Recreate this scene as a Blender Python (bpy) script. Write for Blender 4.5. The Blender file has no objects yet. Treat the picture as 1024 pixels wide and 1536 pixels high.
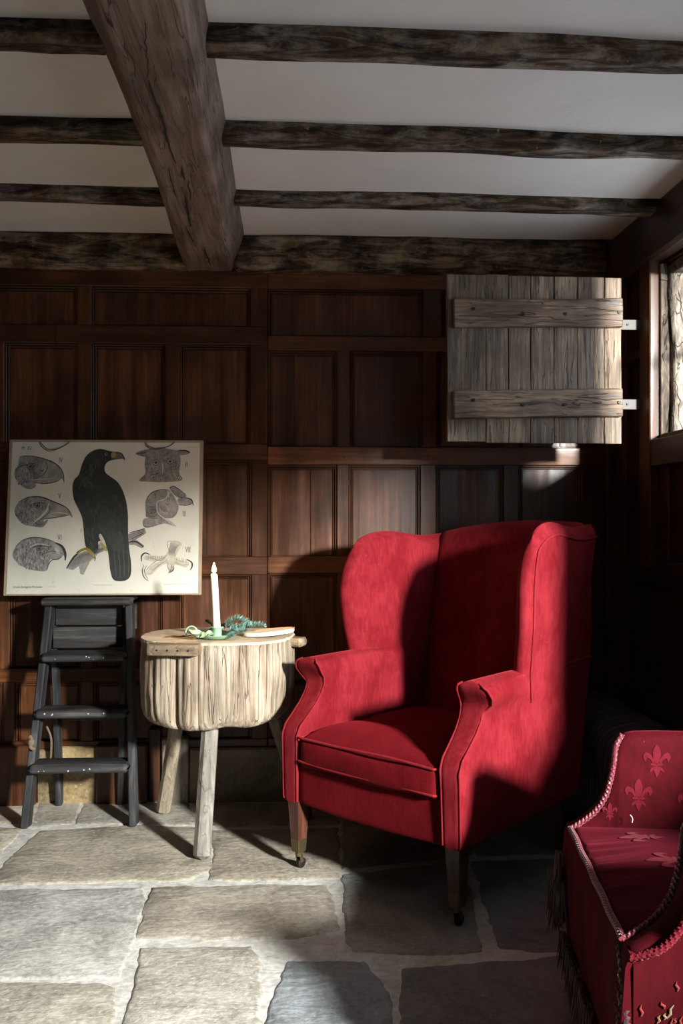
import bpy, math, random
from mathutils import Vector, noise, Matrix
random.seed(7)
COL = bpy.context.scene.collection
R = math.radians
V = Vector
# ------------------------------------------------------------------ camera numbers (metres)
F = 1350.0; YAW = R(2.8); EYE = 1.13
FW = V((math.sin(YAW), math.cos(YAW), 0)); RT = V((math.cos(YAW), -math.sin(YAW), 0)); CP = V((0, 0, EYE))
def ray(px, py): return FW * F + RT * (px - 512) - V((0, 0, 1)) * (py - 768)
def at_y(px, py, y): d = ray(px, py); return CP + d * (y / d.y)
def at_z(px, py, z=0.0): d = ray(px, py); return CP + d * ((z - EYE) / d.z)

# ------------------------------------------------------------------ mesh builder
class MB:
    def __init__(s): s.v = []; s.f = []; s.m = []; s.t = []
    def add(s, vs, fs, tint=(1, 1, 1), mat=0):
        b = len(s.v); s.v += [tuple(v) for v in vs]; s.t += [tint] * len(vs)
        for f in fs: s.f.append([b + i for i in f]); s.m.append(mat)
    def loft(s, rings, cap=True, closed=True, tint=(1, 1, 1), mat=0):
        n = len(rings[0]); vs = [p for r in rings for p in r]; fs = []
        for i in range(len(rings) - 1):
            for j in range(n if closed else n - 1):
                k = (j + 1) % n
                fs.append([i * n + j, i * n + k, (i + 1) * n + k, (i + 1) * n + j])
        if cap and closed:
            fs.append(list(range(n))[::-1]); e = (len(rings) - 1) * n; fs.append([e + j for j in range(n)])
        s.add(vs, fs, tint, mat)
    def timber(s, a, b, w, h, up=(0, 0, 1), seg=1, cham=0.003, amp=0.0, ns=6.0, sub=1, w2=None, h2=None, tint=(1, 1, 1), mat=0, seed=0.0, wave=0.0):
        a = V(a); b = V(b); d = (b - a); L = d.length; d.normalize(); up = V(up)
        sd = d.cross(up).normalized(); u2 = sd.cross(d).normalized()
        w2 = w if w2 is None else w2; h2 = h if h2 is None else h2
        rings = []
        ts = [(0, 0.0)] + [(i / seg, 1.0) for i in range(seg + 1)] + [(1, 0.0)]
        for t, inn in ts:
            W = (w + (w2 - w) * t) / 2; Hh = (h + (h2 - h) * t) / 2; c = min(cham, W * .9, Hh * .9)
            if inn == 0.0: W -= c; Hh -= c
            tt = t
            if inn == 1.0 and t == 0: tt = min(c / L, .3)
            if inn == 1.0 and t == 1: tt = 1 - min(c / L, .3)
            o = a + d * L * tt
            if wave: o = o + u2 * (noise.noise(V((t * L * 1.3 + seed, seed, 0))) * wave) + sd * (noise.noise(V((t * L * 1.3, seed, 5))) * wave)
            pts = []
            cs = [(W - c, Hh), (W, Hh - c), (W, -Hh + c), (W - c, -Hh), (-W + c, -Hh), (-W, -Hh + c), (-W, Hh - c), (-W + c, Hh)]
            for k in range(8):
                p, q = cs[k], cs[(k + 1) % 8]
                nn = sub if k % 2 == 1 or k % 2 == 0 and False else 1
                if (k in (1, 3, 5, 7)): nn = sub
                for j in range(nn): pts.append((p[0] + (q[0] - p[0]) * j / nn, p[1] + (q[1] - p[1]) * j / nn))
            ring = []
            for x, y in pts:
                P = o + sd * x + u2 * y
                if amp:
                    q = V((P.dot(d) * .35, P.dot(sd), P.dot(u2))) * ns + V((seed, seed * 1.7, 0))
                    nv = noise.noise_vector(q) * amp + noise.noise_vector(q * 3.1) * amp * .4
                    P = P + sd * nv.x + u2 * nv.y
                ring.append(P)
            rings.append(ring)
        s.loft(rings, True, True, tint, mat)
    def box(s, p0, p1, cham=0.002, tint=(1, 1, 1), mat=0, **k):
        p0 = V(p0); p1 = V(p1); c = (p0 + p1) / 2; e = p1 - p0
        ax = max(range(3), key=lambda i: abs(e[i])); a = c.copy(); b = c.copy(); a[ax] = p0[ax]; b[ax] = p1[ax]
        if ax == 2: s.timber(a, b, abs(e.x), abs(e.y), (0, 1, 0), cham=cham, tint=tint, mat=mat, **k)
        elif ax == 0: s.timber(a, b, abs(e.y), abs(e.z), (0, 0, 1), cham=cham, tint=tint, mat=mat, **k)
        else: s.timber(a, b, abs(e.x), abs(e.z), (0, 0, 1), cham=cham, tint=tint, mat=mat, **k)
    def tube(s, pts, r, n=8, tint=(1, 1, 1), mat=0, lobes=0, twist=0.0, closed=False):
        pts = [V(p) for p in pts]; rings = []; ref = None; acc = 0
        for i, p in enumerate(pts):
            d = (pts[min(i + 1, len(pts) - 1)] - pts[max(i - 1, 0)])
            if d.length < 1e-9: d = V((0, 0, 1))
            d.normalize()
            if ref is None: ref = d.orthogonal().normalized()
            ref = (ref - d * ref.dot(d)).normalized(); bi = d.cross(ref)
            if i: acc += (pts[i] - pts[i - 1]).length
            rr = r[i] if isinstance(r, (list, tuple)) else r; ring = []
            for j in range(n):
                a = 2 * math.pi * j / n; q = rr
                if lobes: q = rr * (1 + .28 * math.cos(lobes * (a + acc * twist)))
                ring.append(p + ref * (math.cos(a) * q) + bi * (math.sin(a) * q))
            rings.append(ring)
        s.loft(rings, True, True, tint, mat)
    def rbox(s, c, half, r, n=8, crown=0.0, fn=None, tint=(1, 1, 1), mat=0):
        c = V(c); half = V(half); idx = {}; vs = []; fs = []
        def vid(i, j, k):
            key = (i, j, k)
            if key not in idx:
                p = V((i / n * 2 - 1, j / n * 2 - 1, k / n * 2 - 1))
                # crowd samples near edges
                p = V([math.sin(x * math.pi / 2) for x in p])
                q = V((p.x * half.x, p.y * half.y, p.z * half.z))
                inn = V([max(-h + r, min(h - r, x)) for x, h in zip(q, half)]); d = q - inn
                P = inn + (d.normalized() * r if d.length > 1e-9 else d)
                if crown: P.z += crown * (1 - p.x ** 2) * (1 - p.y ** 2) * p.z
                if fn: P = fn(P, p)
                idx[key] = len(vs); vs.append(P + c)
            return idx[key]
        for a in range(n):
            for b in range(n):
                fs += [[vid(a, b, 0), vid(a, b + 1, 0), vid(a + 1, b + 1, 0), vid(a + 1, b, 0)], [vid(a, b, n), vid(a + 1, b, n), vid(a + 1, b + 1, n), vid(a, b + 1, n)],
                       [vid(a, 0, b), vid(a + 1, 0, b), vid(a + 1, 0, b + 1), vid(a, 0, b + 1)], [vid(a, n, b), vid(a, n, b + 1), vid(a + 1, n, b + 1), vid(a + 1, n, b)],
                       [vid(0, a, b), vid(0, a, b + 1), vid(0, a + 1, b + 1), vid(0, a + 1, b)], [vid(n, a, b), vid(n, a + 1, b), vid(n, a + 1, b + 1), vid(n, a, b + 1)]]
        s.add(vs, fs, tint, mat)
    def build(s, name, mats, parent=None, smooth=35, subsurf=0, loc=None):
        me = bpy.data.meshes.new(name); me.from_pydata(s.v, [], s.f); me.validate()
        if not isinstance(mats, (list, tuple)): mats = [mats]
        for m in mats: me.materials.append(m)
        if len(s.m) == len(me.polygons): me.polygons.foreach_set('material_index', s.m)
        at = me.color_attributes.new('tint', 'FLOAT_COLOR', 'POINT')
        at.data.foreach_set('color', [x for t in s.t for x in (t[0], t[1], t[2], 1.0)])
        me.polygons.foreach_set('use_smooth', [True] * len(me.polygons))
        try: me.set_sharp_from_angle(angle=R(smooth))
        except Exception: pass
        import bmesh
        bm = bmesh.new(); bm.from_mesh(me); bmesh.ops.recalc_face_normals(bm, faces=bm.faces); bm.to_mesh(me); bm.free()
        o = bpy.data.objects.new(name, me); COL.objects.link(o)
        if parent: o.parent = parent
        if loc: o.location = loc
        if subsurf:
            md = o.modifiers.new('Subdivision', 'SUBSURF'); md.levels = subsurf; md.render_levels = subsurf
        return o
def tag(o, label=None, cat=None, group=None, kind=None):
    if label: o['label'] = label
    if cat: o['category'] = cat
    if group: o['group'] = group
    if kind: o['kind'] = kind
    return o
def thing(name, label, cat, loc=(0, 0, 0), rz=0.0, group=None):
    o = bpy.data.objects.new(name, None); COL.objects.link(o); o.location = loc; o.rotation_euler = (0, 0, rz)
    o.empty_display_size = .1
    return tag(o, label, cat, group)
def lerp(a, b, t): return a + (b - a) * t
def interp(x, xs, ys):
    if x <= xs[0]: return ys[0]
    for i in range(len(xs) - 1):
        if x <= xs[i + 1]:
            t = (x - xs[i]) / (xs[i + 1] - xs[i]); t = t * t * (3 - 2 * t) if False else t
            return lerp(ys[i], ys[i + 1], t)
    return ys[-1]
def spline(pts, n=6, closed=False):
    pts = [V(p) for p in pts]; out = []; N = len(pts)
    rng = range(N) if closed else range(N - 1)
    for i in rng:
        if closed: p0, p1, p2, p3 = pts[i - 1], pts[i], pts[(i + 1) % N], pts[(i + 2) % N]
        else: p0, p1, p2, p3 = pts[max(i - 1, 0)], pts[i], pts[i + 1], pts[min(i + 2, N - 1)]
        for k in range(n):
            t = k / n
            out.append(.5 * ((2 * p1) + (-p0 + p2) * t + (2 * p0 - 5 * p1 + 4 * p2 - p3) * t * t + (-p0 + 3 * p1 - 3 * p2 + p3) * t ** 3))
    if not closed: out.append(pts[-1])
    return out

# ------------------------------------------------------------------ materials
def newmat(name):
    m = bpy.data.materials.new(name); m.use_nodes = True; nt = m.node_tree
    b = nt.nodes['Principled BSDF']; return m, nt, b
def nd(nt, t, **k):
    n = nt.nodes.new(t)
    for a, v in k.items():
        if a in n.inputs: n.inputs[a].default_value = v
        else: setattr(n, a, v)
    return n
def coords(nt, scale, kind='Object'):
    tc = nt.nodes.new('ShaderNodeTexCoord'); mp = nt.nodes.new('ShaderNodeMapping'); mp.inputs['Scale'].default_value = scale
    nt.links.new(tc.outputs[kind], mp.inputs[0]); return mp.outputs[0]
def ramp(nt, inp, stops):
    r = nt.nodes.new('ShaderNodeValToRGB'); el = r.color_ramp.elements
    while len(el) < len(stops): el.new(.5)
    for e, (p, c) in zip(el, stops): e.position = p; e.color = (c[0], c[1], c[2], 1) if not isinstance(c, (int, float)) else (c, c, c, 1)
    nt.links.new(inp, r.inputs[0]); return r.outputs[0]
def mix(nt, a, b, fac, mode='MIX'):
    m = nt.nodes.new('ShaderNodeMix'); m.data_type = 'RGBA'; m.blend_type = mode
    for sock, val in ((m.inputs[0], fac), (m.inputs[6], a), (m.inputs[7], b)):
        if hasattr(val, 'is_output'): nt.links.new(val, sock)
        elif isinstance(val, (int, float)): sock.default_value = val
        else: sock.default_value = (val[0], val[1], val[2], 1)
    return m.outputs[2]
def tex(nt, vec, scale, detail=6, rough=.6, dist=0.0):
    n = nt.nodes.new('ShaderNodeTexNoise'); n.inputs['Scale'].default_value = scale; n.inputs['Detail'].default_value = detail
    n.inputs['Roughness'].default_value = rough; n.inputs['Distortion'].default_value = dist; nt.links.new(vec, n.inputs['Vector']); return n.outputs[0]
def bump(nt, b, h, strength, dist=.004):
    bp = nt.nodes.new('ShaderNodeBump'); bp.inputs['Strength'].default_value = strength; bp.inputs['Distance'].default_value = dist
    nt.links.new(h, bp.inputs['Height']); nt.links.new(bp.outputs[0], b.inputs['Normal'])
def tinted(nt, col):
    a = nt.nodes.new('ShaderNodeAttribute'); a.attribute_name = 'tint'; return mix(nt, col, a.outputs['Color'], 1.0, 'MULTIPLY')
def wood(name, stops, axis='z', fine=60, long=3, rough=(.35, .6), bs=.25, bd=.002, dist=.6, spec=.5, cracks=0.0, blotch=.5, coat=0.0, sp=.55):
    m, nt, b = newmat(name); sc = [fine] * 3; sc['xyz'.index(axis)] = long
    v = coords(nt, tuple(sc)); g = tex(nt, v, 1.0, 8, .65, dist)
    v2 = coords(nt, (1, 1, 1)); bl = tex(nt, v2, 5.0, 4, .6)
    sc2 = [fine * .22] * 3; sc2['xyz'.index(axis)] = long * .5
    g2 = tex(nt, coords(nt, tuple(sc2)), 1.0, 4, .6, .5)
    c = ramp(nt, mix(nt, g, g2, .45), [(.5 + (p - .5) * sp, q) for p, q in stops])
    dk = ramp(nt, bl, [(.38, 1 - blotch), (.62, 1.0)]); c = mix(nt, c, dk, 1.0, 'MULTIPLY')
    h = g
    if cracks:
        sc3 = [fine * .5] * 3; sc3['xyz'.index(axis)] = long * .6
        ck = tex(nt, coords(nt, tuple(sc3)), 1.0, 2, .5, .8)
        line = ramp(nt, ck, [(.485, 1.0), (.4975, 0.0), (.5025, 0.0), (.515, 1.0)])
        c = mix(nt, c, line, cracks, 'MULTIPLY'); h = mix(nt, g, line, .6)
    nt.links.new(tinted(nt, c), b.inputs['Base Color'])
    rr = ramp(nt, g2, [(.4, rough[0]), (.6, rough[1])]); nt.links.new(rr, b.inputs['Roughness'])
    b.inputs['Specular IOR Level'].default_value = spec
    if coat: b.inputs['Coat Weight'].default_value = coat; b.inputs['Coat Roughness'].default_value = .25
    bump(nt, b, h, bs, bd); return m
def plain(name, col, rough=.5, metal=0.0, noise_amt=.2, nscale=30, bs=.1, bd=.001, sheen=0.0, spec=.5):
    m, nt, b = newmat(name); v = coords(nt, (1, 1, 1)); g = tex(nt, v, nscale, 6)
    c = mix(nt, tuple(x * (1 - noise_amt) for x in col), tuple(min(1, x * (1 + noise_amt)) for x in col), g)
    nt.links.new(tinted(nt, c), b.inputs['Base Color']); b.inputs['Roughness'].default_value = rough; b.inputs['Metallic'].default_value = metal
    b.inputs['Specular IOR Level'].default_value = spec
    if sheen: b.inputs['Sheen Weight'].default_value = sheen; b.inputs['Sheen Roughness'].default_value = .4
    if bs: bump(nt, b, g, bs, bd)
    return m
def velvet(name, deep, worn, wornamt=.35, sheencol=(1, .35, .35), sheen=.6, bs=.3, spec=.08):
    m, nt, b = newmat(name)
    n1 = tex(nt, coords(nt, (1, 1, 1)), 7, 8, .6, .3); n2 = tex(nt, coords(nt, (1, 1, .25)), 90, 6, .7); n3 = tex(nt, coords(nt, (1, 1, 1)), 420, 3)
    f = ramp(nt, mix(nt, n1, n2, .4), [(.43, 0.0), (.60, wornamt)])
    c = mix(nt, deep, worn, f)
    geo = nt.nodes.new('ShaderNodeNewGeometry'); ed = ramp(nt, geo.outputs['Pointiness'], [(.52, 0.0), (.60, 1.0)])
    c = mix(nt, c, worn, mix(nt, ed, (.45, .45, .45), 1.0, 'MULTIPLY'))
    sp = ramp(nt, tex(nt, coords(nt, (1, 1, .6)), 160, 2), [(.74, 0.0), (.78, .5)])
    c = mix(nt, c, tuple(min(1, x * 1.3 + .1) for x in worn), sp)
    nt.links.new(tinted(nt, c), b.inputs['Base Color']); b.inputs['Roughness'].default_value = .85; b.inputs['Specular IOR Level'].default_value = spec
    b.inputs['Sheen Weight'].default_value = sheen; b.inputs['Sheen Roughness'].default_value = .45; b.inputs['Sheen Tint'].default_value = (*sheencol, 1)
    bump(nt, b, mix(nt, n3, n1, .35), bs, .0015); return m

M = {}
M['panel'] = wood('dark_oak_panel', [(.25, (.022, .007, .0028)), (.5, (.085, .028, .010)), (.75, (.20, .070, .026))], 'z', 70, 2.5, (.32, .52), .18, .001, spec=.35, blotch=.45, sp=.8)
M['rail_h'] = wood('dark_oak_rail', [(.25, (.026, .009, .0035)), (.5, (.10, .034, .012)), (.75, (.21, .075, .028))], 'x', 70, 3, (.32, .52), .2, .001, spec=.35, blotch=.5, sp=.8)
M['rail_y'] = wood('dark_oak_side_rail', [(.25, (.016, .007, .004)), (.5, (.05, .022, .012)), (.75, (.10, .045, .024))], 'y', 60, 3, (.35, .55), .2, .001, blotch=.5)
M['beam_y'] = wood('aged_main_beam', [(.25, (.13, .083, .062)), (.5, (.23, .158, .12)), (.75, (.34, .25, .20))], 'y', 90, 5, (.6, .8), .7, .006, cracks=.5, blotch=.35, spec=.25)
def joistmat(name, axis):
    m, nt, b = newmat(name)
    sc = [30, 30, 30]; sc['xyz'.index(axis)] = 6
    g = tex(nt, coords(nt, tuple(sc)), 1, 10, .7, .8); bl = tex(nt, coords(nt, (1, 1, 1)), 9, 6, .7)
    c = ramp(nt, g, [(.38, (.010, .006, .004)), (.5, (.060, .036, .020)), (.62, (.19, .13, .085))])
    grey = ramp(nt, g, [(.40, (.03, .024, .020)), (.60, (.34, .29, .25))])
    c = mix(nt, c, grey, ramp(nt, bl, [(.45, 0.0), (.62, .75)]))
    fl = ramp(nt, tex(nt, coords(nt, (1, 1, 1)), 38, 5, .7), [(.66, 0.0), (.70, .7)])
    c = mix(nt, c, (.34, .30, .26), fl)
    nt.links.new(tinted(nt, c), b.inputs['Base Color']); b.inputs['Roughness'].default_value = .8; b.inputs['Specular IOR Level'].default_value = .2
    bump(nt, b, mix(nt, g, bl, .4), .9, .008); return m
M['joist'] = joistmat('rough_blackened_joist', 'x')
def plaster():
    m, nt, b = newmat('old_white_plaster'); g = tex(nt, coords(nt, (1, 1, 1)), 3, 5, .6); g2 = tex(nt, coords(nt, (1, 1, 1)), 60, 5, .6)
    c = ramp(nt, g, [(.3, (.70, .655, .63)), (.7, (.78, .735, .71))])
    sp = ramp(nt, tex(nt, coords(nt, (1, 1, 1)), 110, 2), [(.77, 0.0), (.80, .6)]); c = mix(nt, c, (.2, .17, .15), sp)
    nt.links.new(c, b.inputs['Base Color']); b.inputs['Roughness'].default_value = .9; bump(nt, b, mix(nt, g, g2, .25), .35, .01); return m
M['plaster'] = plaster()
def stone(name, dark, light, sc=5.0, bs=.8, bd=.006, spk=.5):
    m, nt, b = newmat(name)
    g = tex(nt, coords(nt, (1, 1, 1)), sc, 10, .68, .5); rp = tex(nt, coords(nt, (3, 9, 3)), 2.2, 8, .65, 1.2); g3 = tex(nt, coords(nt, (1, 1, 1)), 60, 6, .7)
    c = ramp(nt, mix(nt, g, g3, .45), [(.40, dark), (.60, light)])
    sp = ramp(nt, tex(nt, coords(nt, (1, 1, 1)), 75, 3), [(.63, 0.0), (.68, spk)]); c = mix(nt, c, (.62, .58, .52), sp)
    dk = ramp(nt, tex(nt, coords(nt, (1, 1, 1)), 32, 6, .8), [(.28, .35), (.40, 1.0)]); c = mix(nt, c, dk, .8, 'MULTIPLY')
    nt.links.new(tinted(nt, c), b.inputs['Base Color']); rr = ramp(nt, g3, [(.3, .42), (.7, .75)]); nt.links.new(rr, b.inputs['Roughness'])
    h = mix(nt, mix(nt, g, rp, .55), g3, .22); bump(nt, b, h, bs, bd); return m
M['flag'] = stone('flagstone', (.23, .212, .188), (.55, .515, .465), 5, .9, .014, .7)
M['mortar'] = stone('lime_mortar', (.38, .36, .33), (.66, .63, .585), 14, .9, .008, .2)
M['plinth'] = stone('plinth_stone', (.10, .075, .045), (.24, .19, .12), 6, .8, .008, .2)
M['velvet'] = velvet('red_velvet', (.125, .0045, .008), (.235, .018, .025), .65, (.9, .08, .10), .18)
M['velvet_deep'] = velvet('crimson_velvet_seat', (.075, .0015, .003), (.155, .006, .009), .5, (.9, .05, .08), .10)
M['worn'] = velvet('worn_velvet_edge', (.26, .008, .012), (.42, .06, .06), .9, (1, .3, .3), .15)
M['damask'] = velvet('crimson_damask', (.030, .0004, .0016), (.062, .0012, .004), .6, (1, .1, .2), .08)
M['damask_silk'] = velvet('raised_damask_motif', (.075, .003, .007), (.11, .008, .014), .6, (1, .3, .35), .12)
M['rope'] = plain('red_silk_cord', (.13, .013, .024), .45, sheen=.5, nscale=200)
M['fringe'] = plain('dark_red_fringe', (.03, .003, .005), .8, sheen=.4, nscale=100)
M['mahog_red'] = wood('red_mahogany_leg', [(.3, (.05, .014, .008)), (.7, (.17, .055, .03))], 'z', 60, 5, (.3, .5), .15, .001)  # lighter, redder mahogany for the left front leg
M['mahog'] = wood('mahogany_leg', [(.3, (.02, .008, .005)), (.7, (.09, .035, .02))], 'z', 60, 5, (.3, .5), .15, .001)
M['brass'] = plain('aged_brass', (.16, .12, .06), .45, .9)
M['iron'] = plain('black_iron', (.03, .027, .025), .5, .8, bs=.3)
M['iron_grey'] = plain('painted_iron_strap', (.09, .08, .072), .6, .0, bs=.3)
M['leather'] = plain('black_leather', (.055, .056, .065), .32, nscale=60, bs=.3)
M['ladder'] = wood('dark_painted_ladder_wood', [(.25, (.006, .006, .007)), (.55, (.022, .021, .024)), (.85, (.10, .092, .09))], 'z', 45, 4, (.5, .75), .4, .002, blotch=.4)
M['ladder_x'] = wood('dark_ladder_tread_wood', [(.25, (.007, .006, .006)), (.55, (.026, .024, .024)), (.85, (.11, .095, .09))], 'x', 45, 4, (.5, .75), .4, .002, blotch=.4)
M['paint'] = plain('white_paint_splash', (.30, .31, .34), .7)
M['stump'] = wood('weathered_stump_bark_side', [(.30, (.085, .058, .038)), (.48, (.28, .21, .15)), (.68, (.52, .43, .335))], 'z', 75, 2.6, (.7, .9), .9, .008, dist=.9, cracks=.3, sp=.75, blotch=.35, spec=.2)
M['stump_top'] = wood('stump_top', [(.3, (.36, .28, .19)), (.7, (.55, .46, .34))], 'x', 20, 8, (.7, .9), .4, .003, blotch=.2)
M['leg_grey'] = wood('grey_weathered_leg', [(.25, (.12, .10, .08)), (.5, (.25, .215, .175)), (.75, (.42, .37, .31))], 'z', 50, 4, (.6, .85), .5, .003, cracks=.3, blotch=.25)
M['batten'] = wood('batten_wood', [(.25, (.13, .085, .05)), (.5, (.27, .19, .12)), (.75, (.42, .32, .22))], 'x', 40, 5, (.6, .85), .5, .003, cracks=.3)
M['shut_z'] = wood('weathered_oak_board', [(.25, (.055, .030, .018)), (.5, (.20, .13, .085)), (.75, (.42, .31, .22))], 'z', 90, 5, (.5, .75), .9, .005, dist=1.0, cracks=.5, blotch=.45)
M['shut_x'] = wood('weathered_oak_batten', [(.25, (.045, .024, .013)), (.5, (.17, .10, .062)), (.75, (.38, .26, .17))], 'x', 80, 6, (.45, .7), .9, .006, dist=1.4, cracks=.5, blotch=.5)
M['mull'] = wood('sun_bleached_worn_timber', [(.25, (.05, .035, .025)), (.5, (.20, .155, .12)), (.75, (.46, .40, .33))], 'z', 45, 12, (.6, .8), 1.0, .012, dist=1.5, cracks=.6, blotch=.4)
M['wax'] = newmat('candle_wax')[0]; _b = M['wax'].node_tree.nodes['Principled BSDF']; _b.inputs['Base Color'].default_value = (.86, .83, .76, 1); _b.inputs['Subsurface Weight'].default_value = .3; _b.inputs['Subsurface Radius'].default_value = (.02, .015, .01); _b.inputs['Roughness'].default_value = .4
M['enamel'] = plain('pale_green_enamel', (.26, .42, .27), .25, noise_amt=.08, bs=0)
M['flame'] = newmat('candle_flame')[0]; _b = M['flame'].node_tree.nodes['Principled BSDF']; _b.inputs['Emission Color'].default_value = (1, .62, .22, 1); _b.inputs['Emission Strength'].default_value = 60; _b.inputs['Base Color'].default_value = (1, .7, .3, 1)
M['wick'] = plain('burnt_wick', (.02, .015, .01), .9)
M['needle'] = plain('blue_green_fir_needle', (.17, .31, .26), .5, nscale=80, bs=0)
M['needle_dk'] = plain('dark_fir_needle', (.02, .055, .03), .5, nscale=80, bs=0)
M['twig'] = plain('twig_bark', (.16, .09, .05), .8)
M['leaf'] = plain('variegated_leaf', (.30, .42, .24), .45, nscale=90, noise_amt=.5, bs=0)
M['slice'] = plain('pale_wood_slice', (.62, .50, .36), .7, nscale=40); M['slice_rim'] = plain('pale_cut_rim', (.74, .66, .54), .7)
M['slice_bark'] = plain('reddish_bark_edge', (.42, .17, .06), .8)
M['twine'] = plain('brown_twine', (.13, .09, .06), .9, nscale=300)
def paper():
    m, nt, b = newmat('aged_chart_paper'); v = coords(nt, (1, 1, 1)); g = tex(nt, v, 4, 6, .6); g2 = tex(nt, v, 30, 6, .7)
    c = ramp(nt, g, [(.35, (.56, .54, .465)), (.65, (.66, .635, .56))]); st = ramp(nt, g2, [(.62, 0.0), (.74, .5)])
    c = mix(nt, c, (.40, .31, .19), st); nt.links.new(c, b.inputs['Base Color']); b.inputs['Roughness'].default_value = .6; bump(nt, b, g2, .08, .001); return m
M['paper'] = paper(); M['chart_edge'] = plain('brown_cloth_tape', (.34, .25, .17), .8, nscale=20, noise_amt=.35)
def ink(name, lo, hi, sc=(220, 60, 60), s2=25, thr=(.35, .65)):
    m, nt, b = newmat(name); g = tex(nt, coords(nt, sc), 1, 6, .7, .8); g2 = tex(nt, coords(nt, (1, 1, 1)), s2, 5, .6, .5)
    c = ramp(nt, mix(nt, g, g2, .5), [(thr[0], lo), (thr[1], hi)]); nt.links.new(tinted(nt, c), b.inputs['Base Color']); b.inputs['Roughness'].default_value = .65; return m
M['ink_grey'] = ink('engraved_grey_ink', (.075, .072, .075), (.36, .34, .32))
M['ink_light'] = ink('engraved_light_ink', (.13, .12, .115), (.38, .355, .32))
M['ink_dark'] = plain('dark_print_ink', (.022, .020, .024), .6, bs=0)
M['ink_mid'] = plain('mid_grey_ink', (.12, .11, .11), .6, bs=0)
M['ink_white'] = plain('pale_print_highlight', (.48, .46, .40), .6, bs=0)
M['ink_eagle'] = ink('eagle_plumage_ink', (.008, .011, .013), (.040, .046, .040), (90, 90, 90), 14)
M['ink_eagle_line'] = plain('eagle_feather_line', (.075, .078, .055), .6, bs=0)
M['ink_yellow'] = plain('yellow_foot_ink', (.34, .25, .05), .6, bs=0)
M['ink_claw'] = ink('claw_tan_ink', (.36, .32, .24), (.56, .52, .42), (60, 60, 60), 40)
def glassmat():
    m = bpy.data.materials.new('old_window_glass'); m.use_nodes = True; nt = m.node_tree; nt.nodes.clear()
    o = nt.nodes.new('ShaderNodeOutputMaterial'); t = nt.nodes.new('ShaderNodeBsdfTransparent'); g = nt.nodes.new('ShaderNodeBsdfGlossy'); g.inputs['Roughness'].default_value = .05
    t.inputs['Color'].default_value = (.93, .96, .96, 1); mx = nt.nodes.new('ShaderNodeMixShader'); mx.inputs[0].default_value = .07
    nt.links.new(t.outputs[0], mx.inputs[1]); nt.links.new(g.outputs[0], mx.inputs[2]); nt.links.new(mx.outputs[0], o.inputs[0]); return m
M['glass'] = glassmat()
M['floor_under'] = M['mortar']

# ------------------------------------------------------------------ room
YB = 3.55; XR = 1.27; ZC = 2.20; XL = -2.9; YF = -2.4
def jit(a=.12):
    k = 1 + random.uniform(-a, a); return (k, k * random.uniform(.97, 1.03), k * random.uniform(.95, 1.05))
# floor: irregular flagstones set in wide mortar (all one surface)
fm = MB(); n = 60
gx = [lerp(XL - .2, XR + .3, i / n) for i in range(n + 1)]; gy = [lerp(YF - .2, YB + .2, i / n) for i in range(n + 1)]
vs = [V((x, y, -.0035 + noise.noise(V((x * 6, y * 6, 0))) * .002 + noise.noise(V((x * 23, y * 23, 3))) * .003)) for y in gy for x in gx]
fm.add(vs, [[j * (n + 1) + i, j * (n + 1) + i + 1, (j + 1) * (n + 1) + i + 1, (j + 1) * (n + 1) + i] for j in range(n) for i in range(n)], (1, 1, 1), 1)
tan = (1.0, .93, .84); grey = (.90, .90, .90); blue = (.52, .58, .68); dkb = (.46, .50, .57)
stones = [  # stone colours, with the right-hand shade put into the darker, bluer tints
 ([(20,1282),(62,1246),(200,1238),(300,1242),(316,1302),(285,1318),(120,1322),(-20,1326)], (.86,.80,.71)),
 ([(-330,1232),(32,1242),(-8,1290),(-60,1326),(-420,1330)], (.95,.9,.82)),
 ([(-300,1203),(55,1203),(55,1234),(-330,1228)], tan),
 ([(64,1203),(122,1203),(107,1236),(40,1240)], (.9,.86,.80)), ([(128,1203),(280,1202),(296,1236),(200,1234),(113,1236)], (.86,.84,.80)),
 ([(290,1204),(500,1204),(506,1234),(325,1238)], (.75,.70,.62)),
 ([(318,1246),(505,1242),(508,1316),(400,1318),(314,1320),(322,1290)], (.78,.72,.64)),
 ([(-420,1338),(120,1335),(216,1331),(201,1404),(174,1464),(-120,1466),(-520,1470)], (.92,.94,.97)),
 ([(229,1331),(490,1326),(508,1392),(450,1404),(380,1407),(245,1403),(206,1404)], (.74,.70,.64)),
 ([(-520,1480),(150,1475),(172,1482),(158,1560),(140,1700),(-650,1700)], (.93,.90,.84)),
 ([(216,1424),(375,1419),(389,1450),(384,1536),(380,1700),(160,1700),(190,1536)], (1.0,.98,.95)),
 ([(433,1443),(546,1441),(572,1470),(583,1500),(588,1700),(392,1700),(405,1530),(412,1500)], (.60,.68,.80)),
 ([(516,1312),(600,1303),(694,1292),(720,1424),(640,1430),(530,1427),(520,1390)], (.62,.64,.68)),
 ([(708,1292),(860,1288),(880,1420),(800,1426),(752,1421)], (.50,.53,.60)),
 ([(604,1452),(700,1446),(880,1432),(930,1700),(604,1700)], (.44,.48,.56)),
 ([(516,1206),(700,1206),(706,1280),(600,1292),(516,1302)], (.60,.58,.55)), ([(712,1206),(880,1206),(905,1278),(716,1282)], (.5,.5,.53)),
 ([(892,1206),(1080,1206),(1130,1290),(915,1285)], (.45,.46,.5)), ([(872,1296),(1150,1298),(1250,1440),(892,1424)], (.45,.47,.52)), ([(892,1436),(1260,1450),(1500,1700),(942,1700)], (.42,.45,.5)),
]
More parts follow.
